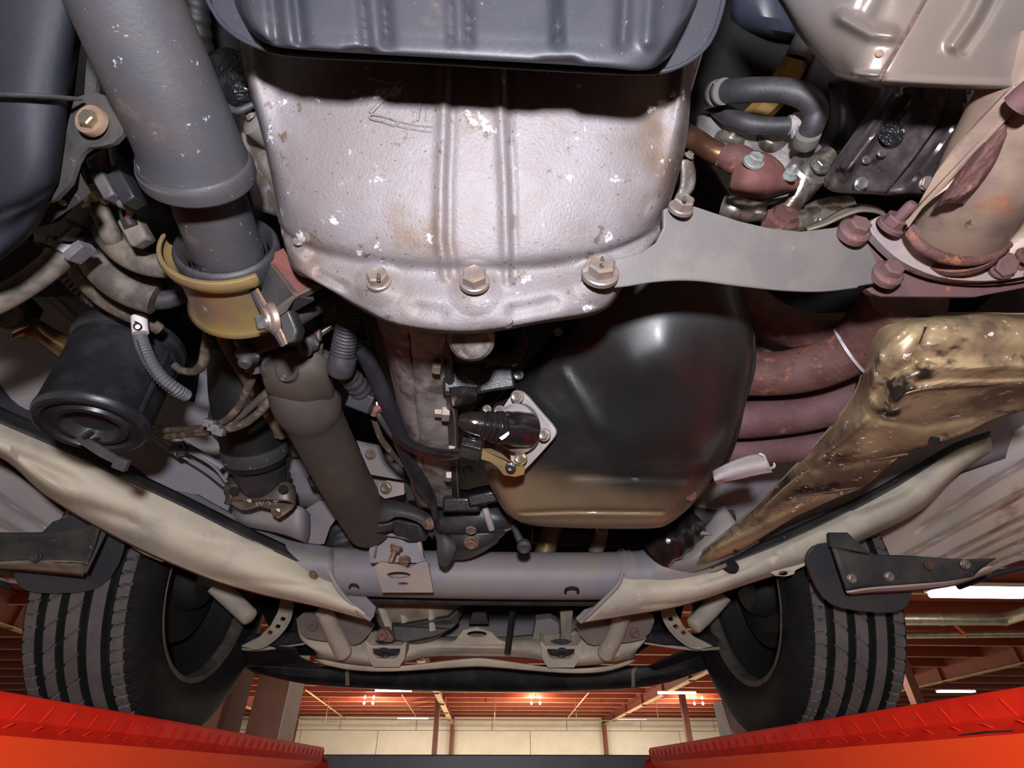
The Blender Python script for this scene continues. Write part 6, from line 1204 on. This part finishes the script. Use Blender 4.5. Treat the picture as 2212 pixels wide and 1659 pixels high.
mk('gasket', plate(flat([(u + 3, v + 9) for u, v in up2], (1880, 490, .467), (2050, 605, .467), (2250, 580, .467)), .003, rnd=1), m_rustflange, t)
stud(t, 1926, 486, .448, 22, m_rustflange, C(.22, .55, .8), lab='rusted stud and nut', L_=2.6)
bolt(t, 2168, 574, .45, 22, m_rustflange, ax=C(-.1, -.15, 1), wash=1.3, h=.6, lab='flat rusted nut')
bolt(t, 2215, 552, .445, 15, m_rust, ax=C(.2, .3, .9), wash=1.3, h=1.0)
t = T('down_pipe', 'heat stained exhaust pipe with a folded rusty seam rising from the flange', 'exhaust pipe', P(2120, 400, .42))
mk('weld_ring', tube([(1962, 492, .438, 9), (1972, 514, .437, 10), (2000, 540, .436, 12), (2050, 560, .436, 12), (2105, 564, .436, 11), (2150, 550, .437, 10), (2178, 528, .44, 9)], 12), m_rust, t, lab='rough rusty weld ring')
mk('pipe', tube([(2062, 518, .468, 86), (2070, 498, .456, 88), (2092, 456, .436, 92), (2128, 400, .415, 96), (2172, 310, .394, 98), (2225, 210, .372, 100), (2300, 80, .352, 102)], 40, 8), m_pipeheat, t)
mk('pipe_base', tube([(2060, 524, .462, 88), (2064, 514, .457, 89)], 40, 3), m_rust, t)
sf = [(1962, 492, .425), (1955, 480, .425), (1968, 466, .42), (1985, 440, .415), (2020, 375, .400), (2060, 320, .386), (2110, 262, .368), (2170, 200, .351), (2190, 184, .348), (2204, 210, .350), (2198, 236, .354), (2168, 266, .361), (2132, 304, .370), (2098, 350, .385), (2062, 398, .394), (2014, 430, .405), (1992, 450, .412)]
mk('seam_flange', plate(sf, .003), m_pipeheat, t, bev=.0005)
rng = np.random.default_rng(3); nz = rng.normal(0, 1, (40, 40))
def crust(u, v, d):
    a, b = u.shape; h = nz[:a, :b]; h = (h + np.roll(h, 1, 0) + np.roll(h, 1, 1) + np.roll(h, (1, 1), (0, 1))) / 4
    x = np.linspace(-1, 1, a)[:, None]; y = np.linspace(-1, 1, b)[None, :]
    return d + .0007 * h + .012 * np.clip(x ** 4 + y ** 4 - .55, 0, 1)
mk('seam_scale', surf([[(2014, 452, .402), (2046, 440, .392), (2082, 440, .386)], [(2036, 420, .398), (2072, 402, .383), (2116, 400, .378)], [(2064, 380, .390), (2102, 360, .374), (2148, 356, .371)], [(2092, 336, .384), (2130, 316, .368), (2168, 312, .366)],
   [(2126, 296, .377), (2158, 280, .365), (2188, 276, .365)], [(2156, 258, .372), (2182, 248, .362), (2206, 244, .362)]], 10, 6, fn=crust), m_rust, t, lab='crusted rusty patch')
mk('flange_collar', tube([(2195, 230, .345, 30), (2225, 205, .338, 32), (2260, 180, .33, 34)], 20), m_rustflange, t)
mk('second_pipe', tube([(2160, 560, .47, 50), (2220, 520, .46, 56), (2320, 470, .45, 60)], 24), m_pipeheat, L=('tan stained pipe wall at the picture edge above the flat rusted nut', 'exhaust pipe'))
# ------------------------------------------------------------------ manifold pipes
t = T('exhaust_manifold', 'bundle of rust red exhaust pipes between the oil pan and the gold heat shield', 'exhaust manifold', P(1750, 800, .62))
mk('runner', tube([(1960, 640, 0.570, 78), (1925, 680, 0.600, 74), (1870, 730, 0.635, 62), (1820, 765, 0.655, 54), (1760, 792, 0.670, 50), (1690, 806, 0.685, 48), (1600, 808, 0.700, 47), (1540, 800, 0.710, 46)], 28), m_rust, t)
mk('runner', tube([(1880, 840, 0.720, 48), (1820, 866, 0.725, 45), (1750, 888, 0.730, 42), (1680, 900, 0.735, 41), (1600, 907, 0.740, 41), (1530, 905, 0.750, 40)], 26), m_rust3, t)
mk('runner', tube([(1860, 935, 0.770, 34), (1780, 955, 0.770, 33), (1690, 968, 0.775, 33), (1600, 975, 0.780, 33), (1540, 972, 0.790, 33)], 24), m_rust3, t)
mk('runner', tube([(1560, 620, 0.670, 50), (1625, 668, 0.670, 46), (1690, 702, 0.675, 42), (1760, 718, 0.680, 42), (1850, 715, 0.690, 42)], 24), m_rust, t)
mk('weld_band', tube([(1842, 754, 0.646, 58), (1836, 757, 0.648, 59)], 28, 3, cap=False), m_shaftpale, t, lab='pale weld band')
o = mk('rolled_shield', surf([[(1540, 1018, .66), (1580, 998, .655), (1620, 984, .655), (1650, 980, .655)], [(1542, 1035, .645), (1585, 1018, .64), (1630, 1006, .64), (1660, 1002, .64)], [(1545, 1043, .655), (1590, 1036, .65), (1635, 1026, .65), (1668, 1020, .65)]], 5, 6), m_greyw, solid=.003,
   L=('pale grey rolled sheet end sticking out beside the oil pan', 'plate'))
mk('rolled_edge', tube([(1640, 980, .648, 3), (1650, 985, .645, 3), (1655, 1000, .64, 3.5), (1660, 1012, .642, 3), (1672, 1008, .648, 3), (1672, 1000, .65, 2)], 8), m_greyw, o)
mk('hole', lathe(P(1555, 1037, .645), C(0, -.2, 1), [(-.002, .006), (.001, .006), (.001, 0)], 14, cap=False), m_rust, o)
mk('cylinder_block', surf([[(1600, 640, .72), (1700, 680, .74), (1760, 720, .74)], [(1620, 760, .74), (1690, 780, .74), (1760, 790, .74)]], 3, 3), m_alu_dark, solid=.004, L=('oily grey engine casting behind the rust red pipes', 'engine casting'))
mk('side_wall', surf([[(1500, 900, .98), (1650, 930, 1.0), (1900, 850, 1.0), (2300, 600, .95)], [(1500, 1050, 1.0), (1620, 1060, 1.0), (1800, 980, 1.0), (2300, 760, .95)], [(1480, 1200, 1.05), (1560, 1140, 1.02), (1700, 1080, 1.0), (2300, 850, .95)], [(1480, 1240, 1.06), (1600, 1195, 1.03), (1800, 1105, 1.0), (2300, 950, .97)]], 4, 4), m_rail, solid=.003,
   L=('grey rail wall in the shadow behind the gold heat shield', 'frame rail'))
# odds below the oil pan
t = T('steering_boot', 'glossy black steering boot below the corner of the oil pan near the gold shield tip', 'rubber boot', P(1450, 1170, 1.0))
mk('boot', tube([(1500, 1130, 1.0, 34), (1470, 1150, .99, 40), (1440, 1172, .98, 42), (1420, 1195, .985, 34)], 24, 8, corr=(.03, .05)), m_oil, t)
mk('neck', tube([(1490, 1110, 1.02, 24), (1530, 1120, 1.02, 26), (1570, 1110, 1.03, 30)], 18), m_rubber, t)
t = T('steering_rack', 'tan and brown rods in the dark gap between oil pan and grey tube', 'rod', P(1200, 1170, 1.05))
for pts, m in (([(1195, 1130, 1.1, 22), (1185, 1165, 1.09, 22), (1175, 1200, 1.08, 22)], m_zincdark), ([(1300, 1140, 1.1, 14), (1295, 1170, 1.09, 15), (1285, 1195, 1.08, 15)], m_tan), ([(1150, 1155, 1.12, 18), (1250, 1160, 1.12, 18), (1400, 1165, 1.12, 18)], m_dark)):
    mk('rod', tube(pts, 16), m, t)
mk('tan_tab', tube([(1292, 1140, .95, 6), (1300, 1147, .94, 7), (1312, 1150, .94, 5)], 10), m_tan, t)
